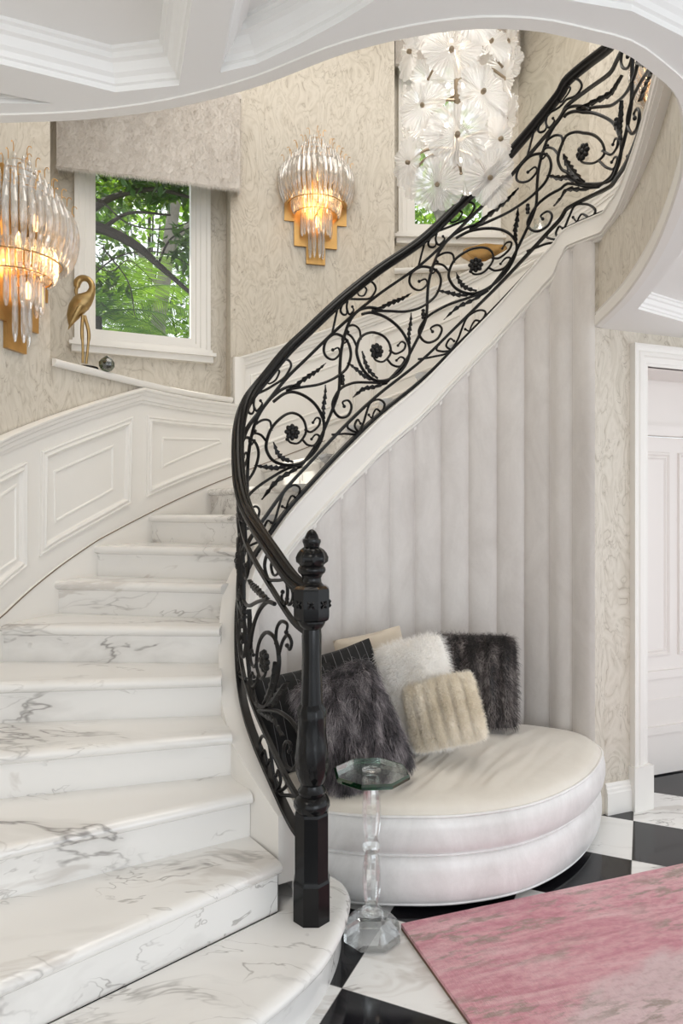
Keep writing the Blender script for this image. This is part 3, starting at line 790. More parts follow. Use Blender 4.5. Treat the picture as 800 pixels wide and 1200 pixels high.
# motif traced between x=380 and x=500 of the railing, in a 4.444x frame
yb = lambda px: float(np.interp(px, [r[0] for r in RT[13:]], [r[1] for r in RT[13:]]))
hD = lambda s: RAIL.at(s)
S_ROS = spx(441)
def tr(cx, cy):
    px, py = 380+cx/4.4444, 250+cy/4.4444
    s = spx(px); p = RAIL.at(s); z = 1.5+(600-py)/800*p[1]
    return (s-S_ROS, (z-p[2])/p[3])
cache_px = {}
stem = [(322,880),(362,838),(410,780),(452,700),(490,620),(511,560),(515,525),(517,450),(525,370),(545,290),(575,220),(620,160),(680,118),(742,96),(790,92)]
spiral = [(190,530),(240,519),(300,535),(370,590),(415,660),(432,730),(415,790),(380,838),(330,868),(270,872),(210,835),(172,775),(160,710),(182,652),(240,622),(300,638),(335,688),(337,738),(308,772),(268,766),(250,742)]
topC = [(246,508),(330,512),(420,518),(500,495),(556,450),(581,390),(571,332),(530,300),(480,293),(442,318),(430,360),(450,400),(490,410),(515,386),(506,357),(478,366)]
botC = [(322,884),(220,884),(130,895),(62,935),(26,1000),(34,1050),(75,1078),(115,1060),(131,1020),(110,985),(82,996),(90,1018)]
curls = [[(183,664),(175,612),(140,590),(106,604),(112,628)], [(162,702),(132,652),(97,640),(79,664),(92,687),(107,672)],
         [(333,716),(368,736),(404,716),(411,690),(390,676),(375,694)], [(322,762),(350,795),(388,801),(407,772),(386,755),(368,771)]]
upcurl = [[(22,640),(45,540),(62,480),(96,460),(180,452),(240,440),(266,400),(252,364),(222,358),(204,380),(216,402),(202,430),(172,432),(163,408)],
          [(95,458),(70,510),(78,535),(100,538),(108,520)], [(110,460),(104,500),(122,535),(142,515),(136,494)]]
locurl = [[(20,1172),(90,1161),(165,1150),(196,1100),(212,1050),(236,990),(278,970),(310,1000),(296,1034),(268,1020),(255,1040),(245,1066),(228,1052)],
          [(172,1150),(150,1110),(164,1082),(182,1100)], [(165,1150),(130,1140),(108,1120),(118,1098)]]
leaves = [[(246,512),(300,488),(350,466),(395,450),(440,424)], [(432,690),(426,640),(433,590),(438,528)], [(276,862),(232,828),(206,785),(190,722)], [(262,874),(205,856),(160,824),(108,790)], [(318,890),(250,908),(195,922),(140,966)]]
LW = [.5, .5, .62, .55, .5]
T_stem, T_spir, T_top, T_bot = ([tr(*p) for p in L] for L in (stem, spiral, topC, botC))
T_curl = [[tr(*p) for p in L] for L in curls]; T_up = [[tr(*p) for p in L] for L in upcurl]; T_lo = [[tr(*p) for p in L] for L in locurl]; T_leaf = [[tr(*p) for p in L] for L in leaves]
T_knot = tr(514, 525); T_ros = tr(272, 716)
ros_s = {3: S_ROS, 2: spx(342), 4: spx(557), 5: spx(682.5)}
s_first = RAIL.near(P(311, 775, 2.52).x, 2.52)
ros_s[0] = s_first; ros_s[1] = (s_first+ros_s[2])/2
ros_s[6] = RAIL.near(*(P(770, 130, 2.45)[:2]))
def place(seq, k, n=5, off=0.0):
    s0 = ros_s[k]; per_r = (ros_s[k+1]-s0)/.55 if k+1 in ros_s else 1.0; per_l = (s0-ros_s[k-1])/.55 if k-1 in ros_s else 1.0
    pts = crom(seq, n); out = []
    for ds, v in pts:
        s = s0+ds*(per_r if ds > 0 else per_l)
        if s < .015 or s > RAIL.L-.05: 
            if out: break
            continue
        out.append(rail3(s, v, off))
    return out
def bar(name, seq, k, r, taper=True, off=0.0, blob=True):
    pts = place(seq, k, 6, off)
    if len(pts) < 4: return
    rr = [r]*len(pts)
    if taper:
        for i in range(len(pts)):
            f = i/(len(pts)-1); rr[i] = r*(1-.35*max(0, f-.6)/.4)
    mb = MB(); mb.tube(pts, rr, 6)
    if blob: mb.ball(pts[-1], r*1.25, 6, 5)
    mb.build(name, M['iron'], rail, angle=60)
def leaf_part(seq, k, width, parent=None):
    pts = place(seq, k, 8)
    if len(pts) < 6: return
    n = len(pts); mb = MB(); L = []; R = []; C = []
    s = ros_s[k]; nn = RAIL.nl(min(max(s+seq[2][0], 0), RAIL.L)); N = Vector((nn[0], nn[1], 0))
    for i, p in enumerate(pts):
        T = (pts[min(i+1, n-1)]-pts[max(i-1, 0)]).normalized(); B = N.cross(T).normalized(); f = i/(n-1)
        w = width*(math.sin(PI*min(1, f*.92+.06))**.7)*(1.0-.55*((i % 4)/3.0))
        L.append(p+B*w+N*.004); R.append(p-B*w*.8-N*.003); C.append(p+N*.007)
    for i in range(n-1):
        mb.quad(L[i], C[i], C[i+1], L[i+1]); mb.quad(C[i], R[i], R[i+1], C[i+1])
        o = N*.009; mb.quad(L[i]-o, L[i+1]-o, C[i+1]-o, C[i]-o); mb.quad(C[i]-o, C[i+1]-o, R[i+1]-o, R[i]-o)
        mb.quad(L[i], L[i+1], L[i+1]-o, L[i]-o); mb.quad(R[i], R[i]-o, R[i+1]-o, R[i+1])
    mb.build('leaf', M['iron'], rail, smooth=False, fixn=True)
def rosette(k):
    s = ros_s[k]+T_ros[0]; p = rail3(s, T_ros[1]); n = RAIL.nl(s); N = Vector((n[0], n[1], 0)); U = Vector((-n[1], n[0], 0)); Z = Vector((0, 0, 1))
    mb = MB(); mb.ball(p, .018, 10, 7)
    for q in range(8):
        a = q*PI/4; c = p+(U*math.cos(a)+Z*math.sin(a))*  .027; mm = Matrix((U, N, Z)).transposed() @ Matrix.Rotation(-a, 3, 'Y')
        mb.ball(c, 1, 8, 6, (.017, .013, .0135), mm)
    mb.build('rosette', M['iron'], rail)
for k in range(7):
    bar('scroll_stem', T_stem, k, .0085, False, blob=False); bar('spiral_scroll', T_spir, k, .0085); bar('upper_scroll', T_top, k, .0078); bar('lower_scroll', T_bot, k, .0078)
    for L in T_curl: bar('small_curl', L, k, .0066)
    for L in T_up: bar('upper_curl', L, k, .0066)
    for L in T_lo: bar('lower_curl', L, k, .0066)
    for L, w in zip(T_leaf, LW): leaf_part(L, k, .016*w/.5)
    if 0.03 < ros_s[k] < RAIL.L-.1: rosette(k)
    s = ros_s[k]+T_knot[0]*1.0
    if s < RAIL.L-.1:
        p = rail3(s, T_knot[1]); mb = MB()
        mb.lathe([(.007, -.028), (.011, -.024), (.011, -.016), (.008, -.012), (.013, -.005), (.013, .005), (.008, .012), (.011, .016), (.011, .024), (.007, .028)], p, 10); mb.build('collar', M['iron'], rail)

# ================================================================ round sofa
sofa = empty('sofa', (.35, 3.1, 0)); tag(sofa, 'large rounded ivory velvet daybed with two padded tiers under the stair', 'sofa')
OUTL = [(.0,2.575),(.23,2.55),(.448,2.562),(.715,2.65),(.963,2.84),(1.145,3.08),(1.225,3.27),(1.19,3.42),(1.05,3.52),(.8,3.60),(.5,3.64),(.2,3.58),(0,3.42),(-.17,3.2),(-.255,2.98),(-.235,2.78),(-.14,2.64)]
outl = [Vector((p[0], p[1], 0)) for p in crom(OUTL, 12, True)]
cen = Vector((.42, 3.08, 0))
def onrm(i):
    t_ = outl[(i+1) % len(outl)]-outl[i-1]; return Vector((t_.y, -t_.x, 0)).normalized()
def shell(prof, name, mat, cap=True, parent=sofa, crown=None):
    mb = MB(); rows = []
    for d, z in prof: rows.append([outl[i]+onrm(i)*d+Vector((0, 0, z)) for i in range(len(outl))])
    if crown:
        last = rows[-1]; zt = prof[-1][1]
        for f, dz in crown:
            row = []
            for i, p in enumerate(last):
                q = cen.lerp(Vector((p.x, p.y, 0)), f); a = math.atan2(q.y-cen.y, q.x-cen.x)
                w = (.0075*noise.noise(Vector((q.x*34-q.y*22, q.x*2+q.y*3, 1)))+.006*noise.noise(Vector((q.x*12-q.y*8, q.x*2+q.y*2, 5))))*min(1, 5*(1-f))
                row.append(Vector((q.x, q.y, zt+dz+w)))
            rows.append(row)
    ids = mb.grid(rows, closed_u=True); mb.face(ids[0][::-1])
    mb.face(ids[-1])
    return mb.build(name, mat, parent, angle=60)
shell([(-.05, .02), (-.012, .026), (.006, .05), (.012, .10), (.012, .15), (.006, .19), (-.012, .212), (-.05, .214)], 'lower_tier', M['sofa'])
shell([(-.05, .214), (-.004, .218), (.020, .24), (.028, .28), (.028, .32), (.020, .355), (.006, .368)], 'upper_tier', M['sofa'])
shell([(.010, .368), (.0, .385), (-.02, .398), (-.05, .406)], 'seat_cushion', M['seat'], crown=[(f, .030*(1-f*f)**.8) for f in np.linspace(.96, .04, 34)])
for z, d, r in ((.367, .014, .006), (.214, -.006, .005), (.028, -.010, .005)):
    mb = MB(); mb.tube([outl[i]+onrm(i)*d+Vector((0, 0, z)) for i in range(len(outl))], r, 6, closed=True); mb.build('piping', M['sofa'], sofa)
mb = MB(); pl = [outl[i]+onrm(i)*-.07 for i in range(len(outl))]; mb.grid([[p for p in pl], [p+Vector((0, 0, .024)) for p in pl]], closed_u=True); mb.build('base_shadow', M['gap'], sofa)  # dark strip standing in for the shadow under the sofa

# ================================================================ cushions
def hair(name, parent, roots, dirs, length, rad, mat, n=4, droop=.35, frizz=.25, clump=None):
    """strands as hair curves; roots/dirs in world space"""
    N = len(roots); hc = bpy.data.hair_curves.new(name); hc.add_curves([n]*N)
    off = np.array(origin_of(parent)); roots = np.array(roots)-off; dirs = np.array(dirs)
    L = length*(.6+.6*RNG.random(N)); pos = np.zeros((N, n, 3))
    jit = RNG.normal(0, frizz, (N, 3)); d0 = dirs+jit; d0 /= np.linalg.norm(d0, axis=1)[:, None]
    cur = roots.copy(); d = d0.copy()
    for i in range(n):
        pos[:, i] = cur
        d = d+np.array([0, 0, -droop])/n*2+RNG.normal(0, frizz*.35, (N, 3)); d /= np.linalg.norm(d, axis=1)[:, None]
        cur = cur+d*(L/(n-1))[:, None]
    rr = np.tile(np.linspace(1, .25, n)*rad, (N, 1))
    hc.points.foreach_set('position', pos.reshape(-1).astype(np.float32)); hc.points.foreach_set('radius', rr.reshape(-1).astype(np.float32))
    hc.materials.append(mat); o = bpy.data.objects.new(name, hc); COL.objects.link(o); o.parent = parent
    return o
THREAD = simple('silver_thread', (.16, .16, .165), .5)
def pillow(name, label, c, wv, hv, thick, mat, cat='cushion', group='cushions piled on the round daybed', rib=0, fur=None, nfur=0, flen=.03, frad=.0006, droop=.5, base=None, frizz=.3, pins=False):
    """c: centre; wv, hv: full width and height vectors"""
    c = Vector(c); wv = Vector(wv); hv = Vector(hv); U = wv.normalized(); V = (hv-U*hv.dot(U)).normalized(); N = U.cross(V); w, h = wv.length/2, hv.length/2
    root = empty(name, c-Vector((0, 0, h*.8))); tag(root, label, cat, group)
    n = 22; mb = MB(); ids = {}
    seed = random.random()*50
    def pt(u, v, sgn):
        pin = 1-.10*(u*u*(1-v*v)*1.0)-.0; pin2 = 1-.10*(v*v*(1-u*u))
        kr = .34 if fur else .10
        px_ = u*w*(1-.05*(1-v*v)*abs(u)**3)*math.sqrt(1-kr*v**4/2); py_ = v*h*(1-.05*(1-u*u)*abs(v)**3)*math.sqrt(1-kr*u**4/2)
        t_ = thick/2*max(0, (1-abs(u)**2.3))**.52*max(0, (1-abs(v)**2.3))**.52
        wob = 1+.13*noise.noise(Vector((u*1.6+seed, v*1.6, sgn)))
        if rib: t_ *= 1-.34*(1-abs(math.sin(PI*rib*(u+1)/2))**.6)
        return c+U*px_+V*py_+N*(sgn*t_*wob), t_
    nu = n*3 if rib else n
    fr, nr = [], []
    for sgn in (1, -1):
        rows = [[pt(-1+2*i/nu, -1+2*j/n, sgn)[0] for i in range(nu+1)] for j in range(n+1)]
        mb.grid(rows)
    bod = mb.build('cover', mat, root, angle=80)
    if pins:
        for i in range(1, 8):
            u = -1+2*i/8; mb = MB(); mb.tube([pt(u, -1+2*j/24, 1)[0]+N*.001 for j in range(25)], .0012, 4); mb.build('pinstripe', THREAD, root)
    if fur:
        U_, V_ = RNG.random(nfur)*2-1, RNG.random(nfur)*2-1
        for u, v in zip(U_, V_):
            sgn = 1 if random.random() < .68 else -1
            p, _ = pt(u, v, sgn); p1, _ = pt(min(1, u+.02), v, sgn); p2, _ = pt(u, min(1, v+.02), sgn)
            nn = (p1-p).cross(p2-p)
            nn = nn.normalized()*1 if nn.length > 1e-9 else N
            if nn.dot(N)*sgn < 0: nn = -nn
            nn = (nn+U*u*abs(u)**3*1.2+V*v*abs(v)**3*1.2)
            fr.append(p); nr.append(nn.normalized())
        hair('fur', root, [tuple(p) for p in fr], [tuple(p) for p in nr], flen, frad, fur, droop=droop, frizz=frizz)
    return root
def pv2(px, py, d): return P(px, py, d)
def vec(dx, dy, d, dd): # picture vector at distance d, with depth change dd
    return Vector((dx/800*d, dd, -dy/800*d))
pillow('cushion', 'beige silk cushion behind the white fur one, against the velvet wall', P(440, 788, 3.42), vec(82, -17, 3.4, .04), vec(-16, -92, 3.4, .10), .10, M['beige'])
pillow('cushion', 'dark brown striped fur cushion propped against the velvet wall, farthest right', P(553, 797, 3.40), vec(104, -2, 3.4, -.10), vec(-8, -104, 3.4, .14), .20, M['furbrown'], fur=M['furbrown'], nfur=15000, flen=.030, frad=.0007, droop=.9, rib=5)
pillow('cushion', 'black pinstriped cushion between the grey fur and white fur ones', P(416, 817, 3.12), vec(76, -24, 3.1, .04), vec(-30, -112, 3.1, .17), .14, M['blackvelvet'], pins=True)
pillow('cushion', 'black pinstriped cushion behind the newel post and the iron scrolls', P(354, 844, 2.98), vec(94, -14, 3.0, .14), vec(-4, -112, 3.0, .14), .15, M['blackvelvet'], pins=True)
pillow('cushion', 'fluffy plain white fur cushion leaning behind the cream ribbed one', P(491, 813, 3.07), vec(78, -24, 3.1, -.10), vec(-40, -114, 3.1, .17), .20, M['furwhite'], fur=M['furwhite'], nfur=15000, flen=.034, frad=.0006, droop=.5, frizz=.4)
pillow('cushion', 'cream ribbed faux fur cushion at the front of the pile on the seat', P(520, 834, 2.93), vec(86, -24, 2.9, -.06), vec(14, 74, 2.9, -.12)*-1, .17, M['furcream'], fur=M['furcream'], nfur=20000, flen=.018, frad=.0006, droop=.2, rib=6, frizz=.5)
pillow('cushion', 'silver grey long fur cushion at the front beside the newel post', P(412, 853, 2.76), vec(96, -34, 2.76, .10), vec(-45, -124, 2.76, .15), .20, M['furgrey'], fur=M['furgrey'], nfur=19000, flen=.045, frad=.0007, droop=1.3, rib=4, frizz=.28)

# ================================================================ crystal side table
tb = empty('side_table', (.113, 2.41, 0)); tag(tb, 'small octagonal glass side table on a clear crystal column in front of the sofa', 'side table')
TX, TY = .106, 2.41
mb = MB(); R8 = PI/8
mb.lathe([(.096, .001), (.106, .008), (.106, .035), (.07, .075), (.045, .078)], (TX, TY, 0), 8, R8); mb.build('base', M['crystal'], tb, smooth=False)
mb = MB()
mb.lathe([(.020, .079), (.034, .084), (.036, .098), (.024, .106), (.022, .118), (.028, .135), (.033, .19), (.033, .24), (.027, .285), (.022, .30), (.030, .308), (.034, .322), (.028, .336), (.022, .345), (.030, .38), (.034, .44), (.031, .50), (.022, .535), (.030, .545), (.036, .556), (.024, .566)], (TX, TY, 0), 12); mb.build('column', M['crystal'], tb, angle=25)
mb = MB(); mb.lathe([(.130, .568), (.131, .586)], (TX, TY, 0), 8, R8+.1); tp = mb.build('table_top', M['tableglass'], tb, smooth=False)
mb = MB(); rr_ = [(.1315, .567), (.138, .571), (.138, .580), (.1315, .587)]
rows_ = [[Vector((TX+r*math.cos(2*PI*i/8+R8+.1), TY+r*math.sin(2*PI*i/8+R8+.1), z)) for r, z in rr_] for i in range(8)]
mb.grid(rows_, closed_u=True, closed_v=True); mb.build('bevelled_edge', M['tableedge'], tp, smooth=False)
mb = MB(); mb.lathe([(.030, .5865), (.034, .590), (.030, .594), (.012, .596)], (TX, TY, 0), 16); mb.build('cap', M['crystal'], tb)

# ================================================================ rug
ra = math.atan2(.42, 1.221); rg = empty('rug', (.214, 2.449, 0), ra)
tag(rg, 'thick pink abstract rug with pale and mossy streaks on the checkered floor', 'rug')
mb = MB(); mb.box((0, -2.0, .001), (2.6, 0, .012)); mb.build('backing', M['rugside'], rg, smooth=False, local=True)
mb = MB(); n = 40
rows = []
for j in range(31):
    y = -2.0*j/30; rows.append([Vector((2.6*i/n, y, .0235+.0012*noise.noise(Vector((i*.7, j*.9, 0))))) for i in range(n+1)])
e = [(.004, .012)]
ids = mb.grid(rows)
loop = [Vector((0, 0, 0)), Vector((2.6, 0, 0)), Vector((2.6, -2, 0)), Vector((0, -2, 0))]
for a, b in zip(loop, loop[1:]+loop[:1]): mb.quad(a+Vector((0, 0, .011)), b+Vector((0, 0, .011)), b+Vector((0, 0, .0235)), a+Vector((0, 0, .0235)))
mb.build('pile', M['rug'], rg, local=True, angle=50)
# ================================================================ wall sconces
def tier(R, ztop, ln, r=.0085): return (R, ztop, ln, r)
TIERS = [(.05, .445, .20), (.10, .385, .21), (.15, .335, .21), (.20, .275, .22), (.245, .21, .26), (.165, .03, .15), (.105, -.08, .19), (.05, -.13, .29)]
def sconce(label, zc, wx, wy, nx, ny, scale=1.0, name='wall_sconce'):
    rz = math.atan2(ny, nx)      # local +x looks into the room
    o = empty(name, (wx, wy, zc), rz); tag(o, label, 'wall sconce', 'tiered glass sconces on the stairwell wall'); o.scale = (scale,)*3
    return o
def fill_sconce(o):
    mb = MB()
    for (hw, z0, z1) in ((.225, -.16, .06), (.155, -.33, -.16), (.068, -.45, -.33), (.17, .06, .25), (.10, .25, .38)): mb.box((.002, -hw, z0), (.022, hw, z1))
    mb.build('backplate', M['gold'], o, smooth=False, local=True)
    for R, zt, ln in TIERS:
        n = 22; ring = zt-ln+.012 if R in (.245, .165) else zt-.02; mb = MB()
        k = .80 if R == .245 else .93
        mb.tube([(.03+R*k*.92*math.cos(a), R*k*math.sin(a), ring) for a in np.linspace(-PI/2, PI/2, n)], .004 if ring < zt-.05 else .0016, 5)
        mb.tube([(.015, 0, ring), (.03+R*k*.92, 0, ring)], .003, 5)
        mb.build('ring', M['gold'], o, local=True)
    rods = {}
    for R, zt, ln in TIERS:
        n = max(4, int(PI*R/.034)); bow = .030 if R > .2 else .010 if R > .12 else 0
        for i in range(n):
            a = -PI/2+PI*(i+.5)/n
            if (ln, bow) not in rods:
                mb = MB(); q = 9
                pts = [(bow*math.sin(PI*f)*1.0-bow*.6*f, 0, -ln*f) for f in np.linspace(0, 1, q)]
                rr = [.004]+[.0115]+[.0135]*(q-4)+[.0115, .005]
                mb.tube(pts, rr, 8)
                rd = mb.build('crystal_rod', M['rod'], o, local=True); rods[(ln, bow)] = rd
            else: rd = share(rods[(ln, bow)], 'crystal_rod', o)
            rd.location = (.03+R*.92*math.cos(a), R*math.sin(a), zt); rd.rotation_euler = (0, 0, a)
    hk = None
    for R, zt, ln in TIERS[:5]:
        for a in np.linspace(-PI/2+.25, PI/2-.25, max(3, int(R/.028))):
            if hk is None:
                mb = MB(); mb.tube([(0, 0, 0), (0, 0, .03), (.008, 0, .042), (.018, 0, .040), (.022, 0, .032)], .002, 5); hk = mb.build('hook', M['gold'], o, local=True); h = hk
            else: h = share(hk, 'hook', o)
            h.location = (.03+R*.92*math.cos(a), R*math.sin(a), zt+.01); h.rotation_euler = (0, 0, a)
    b = None
    for (x, y, z) in ((.10, -.09, .02), (.10, .09, .02), (.12, 0, .14), (.08, 0, -.17)):
        if b is None:
            mb = MB(); mb.lathe([(.001, .045), (.008, .03), (.014, .01), (.015, -.005), (.009, -.022), (.009, -.04)], (0, 0, 0), 10); b = mb.build('bulb', M['bulb'], o, local=True); bb = b
        else: bb = share(b, 'bulb', o)
        bb.location = (x, y, z)
def wall_pt(px, lo=None):
    s = opx(px); p = OUT.at(s); n = -OUT.nl(s); return p, n
sc1 = sconce('tiered crystal rod sconce glowing amber between the two windows', 1.5+(600-232)/800*4.80, *out3(opx(369), 0, .0)[:2], *(-OUT.nl(opx(369))))
fill_sconce(sc1)
sl_ = OUT.near(-1.53, 3.18); pL = out3(sl_, 0)
sc2 = copy_tree(sc1); sc2.location = (pL.x, pL.y, 2.70); nL = -OUT.nl(sl_); sc2.rotation_euler = (0, 0, math.atan2(nL[1], nL[0])); sc2['label'] = 'nearest tiered crystal rod sconce, cut by the left edge beside the window niche'
sr = opx(800); pR = out3(sr, 0); nR = -OUT.nl(sr)
sc3 = copy_tree(sc1); sc3.location = (pR.x, pR.y, 1.5+(600-95)/800*pR.y); sc3.rotation_euler = (0, 0, math.atan2(nR[1], nR[0])); sc3['label'] = 'crystal rod sconce high on the wall, mostly hidden behind the upper railing'
def lamp(name, loc, energy, col, r=.05):
    l = bpy.data.lights.new(name, 'POINT'); l.energy = energy; l.color = col; l.shadow_soft_size = r
    o = bpy.data.objects.new(name, l); COL.objects.link(o); o.location = loc; return o
for o, e in ((sc1, 3.2), (sc2, 3.2), (sc3, 3)):
    a = o.rotation_euler.z; lamp('sconce_light', (o.location.x+.16*math.cos(a), o.location.y+.16*math.sin(a), o.location.z-.02), e, (1, .60, .28), .06)

# ================================================================ flower chandelier
CX, CY = .485, 2.88
ch = empty('chandelier', (CX, CY, 2.78)); tag(ch, 'large chandelier of overlapping ribbed glass flowers hanging in the stairwell', 'chandelier')
mb = MB(); mb.tube([(CX, CY, 5.49), (CX, CY, 3.5), (CX+.006, CY, 3.25), (CX-.004, CY, 2.98)], [.012, .014, .016, .013], 8); mb.lathe([(.001, 2.93), (.012, 2.94), (.016, 2.97), (.010, 3.0), (.014, 3.05)], (CX, CY, 0), 10); mb.lathe([(.06, 5.5), (.055, 5.47), (.012, 5.45)], (CX, CY, 0), 16); mb.build('stem', M['bronze'], ch)
def flower_mesh(R, seed):
    mb = MB(); NP = 10; seg = NP*12; rings = 12; rnd = random.Random(seed)
    rows = []
    for i in range(rings+1):
        f = i/rings; row = []
        for j in range(seg):
            a = 2*PI*j/seg; lobe = abs(math.cos(NP*a/2)); rad = R*f*(1-.11*f**5*(1-lobe**.5))*(1+.05*math.sin(3*a+seed)*f)
            z = R*(.06+.20*f*f-.12*f**6)+R*.04*f*f*math.cos(NP*a)+R*.032*f*math.cos(NP*4*a)+R*.06*f*f*math.sin(2*a+seed)
            row.append((rad*math.cos(a), rad*math.sin(a), z))
        rows.append(row)
    mb.grid(rows, closed_u=True); return mb
protos = []; centre = None
spots = []
def spot(px, py, D, tx, ty, R): spots.append((P(px, py, D), tx, ty, R))
# front flowers as photographed (picture position, distance, facing sideways / up, radius)
for a in ((529,57,2.68,-.1,.05,.118),(494,122,2.70,-.5,.05,.10),(567,106,2.68,.35,.1,.115),(536,157,2.64,-.05,-.05,.125),(478,60,2.86,-1.3,0,.11),(476,190,2.80,-1.1,-.1,.10),(472,132,2.90,-1.6,0,.10),
          (588,162,2.78,.9,0,.108),(596,92,2.88,1.5,0,.11),(601,48,2.95,1.5,.1,.10),(512,216,2.72,-.25,-.35,.105),(575,208,2.72,.35,-.3,.112),(577,46,2.75,.5,.3,.10),(478,205,2.95,-1.4,-.2,.10),(598,140,2.98,1.7,0,.10),
          (500,30,2.78,-.6,.2,.11),(553,18,2.66,.2,.2,.12),(478,12,2.9,-1.2,.2,.11),(594,5,2.85,1.0,.2,.11),(520,-15,2.68,-.3,.2,.12)): spot(*a)
for k, (px, py) in enumerate(((500,95),(545,100),(580,130),(515,165),(560,180),(500,40),(550,50),(590,80),(495,150),(540,205),(520,20),(570,15))):
    spot(px, py, 3.06, 3.0+(px-540)*-.012, 0, .10)
for k, (p, tx, ty, R) in enumerate(spots):
    d = Vector((math.sin(tx), -math.cos(tx), math.tan(ty)*1.0)).normalized()
    q = d.to_track_quat('Z', 'Y')
    if len(protos) < 4:
        f = flower_mesh(.1, k*1.7).build('glass_flower', M['petal'], ch, local=True, angle=80); protos.append(f)
        mb = MB(); mb.lathe([(.001, .020), (.006, .019), (.009, .014), (.009, .006), (.004, -.004)], (0, 0, .004), 10); c_ = mb.build('flower_centre', M['bronze'], f, local=True)
        if centre is None: centre = c_
    else:
        f = share(protos[k % 4], 'glass_flower', ch); share(centre, 'flower_centre', f)
    f.location = p-d*.02-Vector(ch.location); f.rotation_mode = 'QUATERNION'; f.rotation_quaternion = q; s_ = R/.1; f.scale = (s_, s_, s_)
    base = Vector((CX, CY, min(max(p.z-.02, 2.97), 5)+.06)); m_ = base.lerp(p, .6)+Vector((0, 0, .03))
    mb = MB(); mb.tube(crom([base, m_, p-d*.012], 5), .0055, 6); mb.build('branch', M['bronze'], ch)
bb = None
for z in (3.02, 3.16, 3.32, 3.5):
    for a in (0, 2.1, 4.2):
        if bb is None: mb = MB(); mb.ball((0, 0, 0), .011, 8, 6); bb = mb.build('bulb', M['bulbw'], ch, local=True); b = bb
        else: b = share(bb, 'bulb', ch)
        b.location = Vector((CX+.035*math.cos(a+z*3), CY+.05+.03*math.sin(a+z*3), z))-Vector(ch.location)
for z in (3.08, 3.40): lamp('chandelier_light', (CX, CY-.03, z), 1.6, (1, .94, .86), .05)

# ================================================================ fuzzy valances above the windows
def valance(A, B, z0, z1, label, proj=.09):
    A, B = Vector(A), Vector(B); e = (B-A).normalized(); N = Vector((e.y, -e.x, 0))
    if N.y > 0: N = -N
    o = empty('window_valance', ((A+B)/2+Vector((0, 0, z0)))); tag(o, label, 'valance', 'fuzzy fabric valances')
    w = (B-A).length
    mb = MB(); n = 30
    def pt(x, z):
        wob = .006*noise.noise(Vector((x*2.2, z*1.5, w)))+.003*noise.noise(Vector((x*6, z*3, 1)))
        p = A+e*x+N*(proj+wob); return Vector((p.x, p.y, z))
    ring = [(x, True) for x in np.linspace(0, w, n)]
    rows = []
    for z in np.linspace(z0, z1, 12):
        back0 = A; back1 = B
        rows.append([Vector((back0.x, back0.y, z))]+[pt(x, z) for x, _ in ring]+[Vector((back1.x, back1.y, z))])
    ids = mb.grid(rows); mb.build('fabric_cover', M['shade'], o, angle=60)
    mb = MB(); mb.box((-.01, -.03, z1-.03), (w+.01, proj-.01, z1), Matrix(((e.x, N.x, 0, A.x), (e.y, N.y, 0, A.y), (0, 0, 1, 0), (0, 0, 0, 1)))); mb.build('head_rail', M['shade'], o, smooth=False)
    R, D = [], []
    for k in range(14000):
        x = random.random()*w; z = z0+(z1-z0)*random.random()
        if k < 2600: z = z0+.004*random.random()
        R.append(tuple(pt(x, z))); D.append((N.x+e.x*.5*random.uniform(-1, 1), N.y, -.5 if k >= 2600 else -1.3))
    for k in range(900):
        z = z0+(z1-z0)*random.random(); f = random.random(); p = B.lerp(B+N*proj, f); R.append((p.x, p.y, z)); D.append((e.x, e.y, -.4))
    hair('fur', o, R, D, .032, .0007, M['furshade'], n=4, droop=.6, frizz=.5)
nL_, nR_ = NICHES[0][4], NICHES[0][5]
e_ = (nR_-nL_)
N_ = Vector((e_.y, -e_.x, 0)).normalized()
if N_.y > 0: N_ = -N_
def on_px(px, L, e, off):
    r = (px-400)/800; q = L+off; t_ = (r*q.y-q.x)/(e.x-r*e.y); return q+e*t_
F0 = Vector(((66-400)/800*4.20, 4.20, 0)); F1 = Vector(((281-400)/800*4.50, 4.50, 0)); e_ = (F1-F0).normalized(); N_ = Vector((e_.y, -e_.x, 0))
if N_.y > 0: N_ = -N_
valance(tuple(F0-N_*.13), tuple(F1-N_*.13), 3.628, 4.26, 'pale fuzzy valance over the window beside the flamingo', .13)
L2, R2 = NICHES[1][4], NICHES[1][5]; e2 = R2-L2
A2, B2 = on_px(452, L2, e2, Vector((0, -.05, 0))), on_px(603, L2, e2, Vector((0, -.05, 0)))
A2.x = max(A2.x, out3(opx(462), 0).x+.01)
valance(tuple(A2), tuple(B2), 1.5+(600-79)/800*5.05, 5.38, 'pale fuzzy valance over the window behind the glass chandelier', .10)

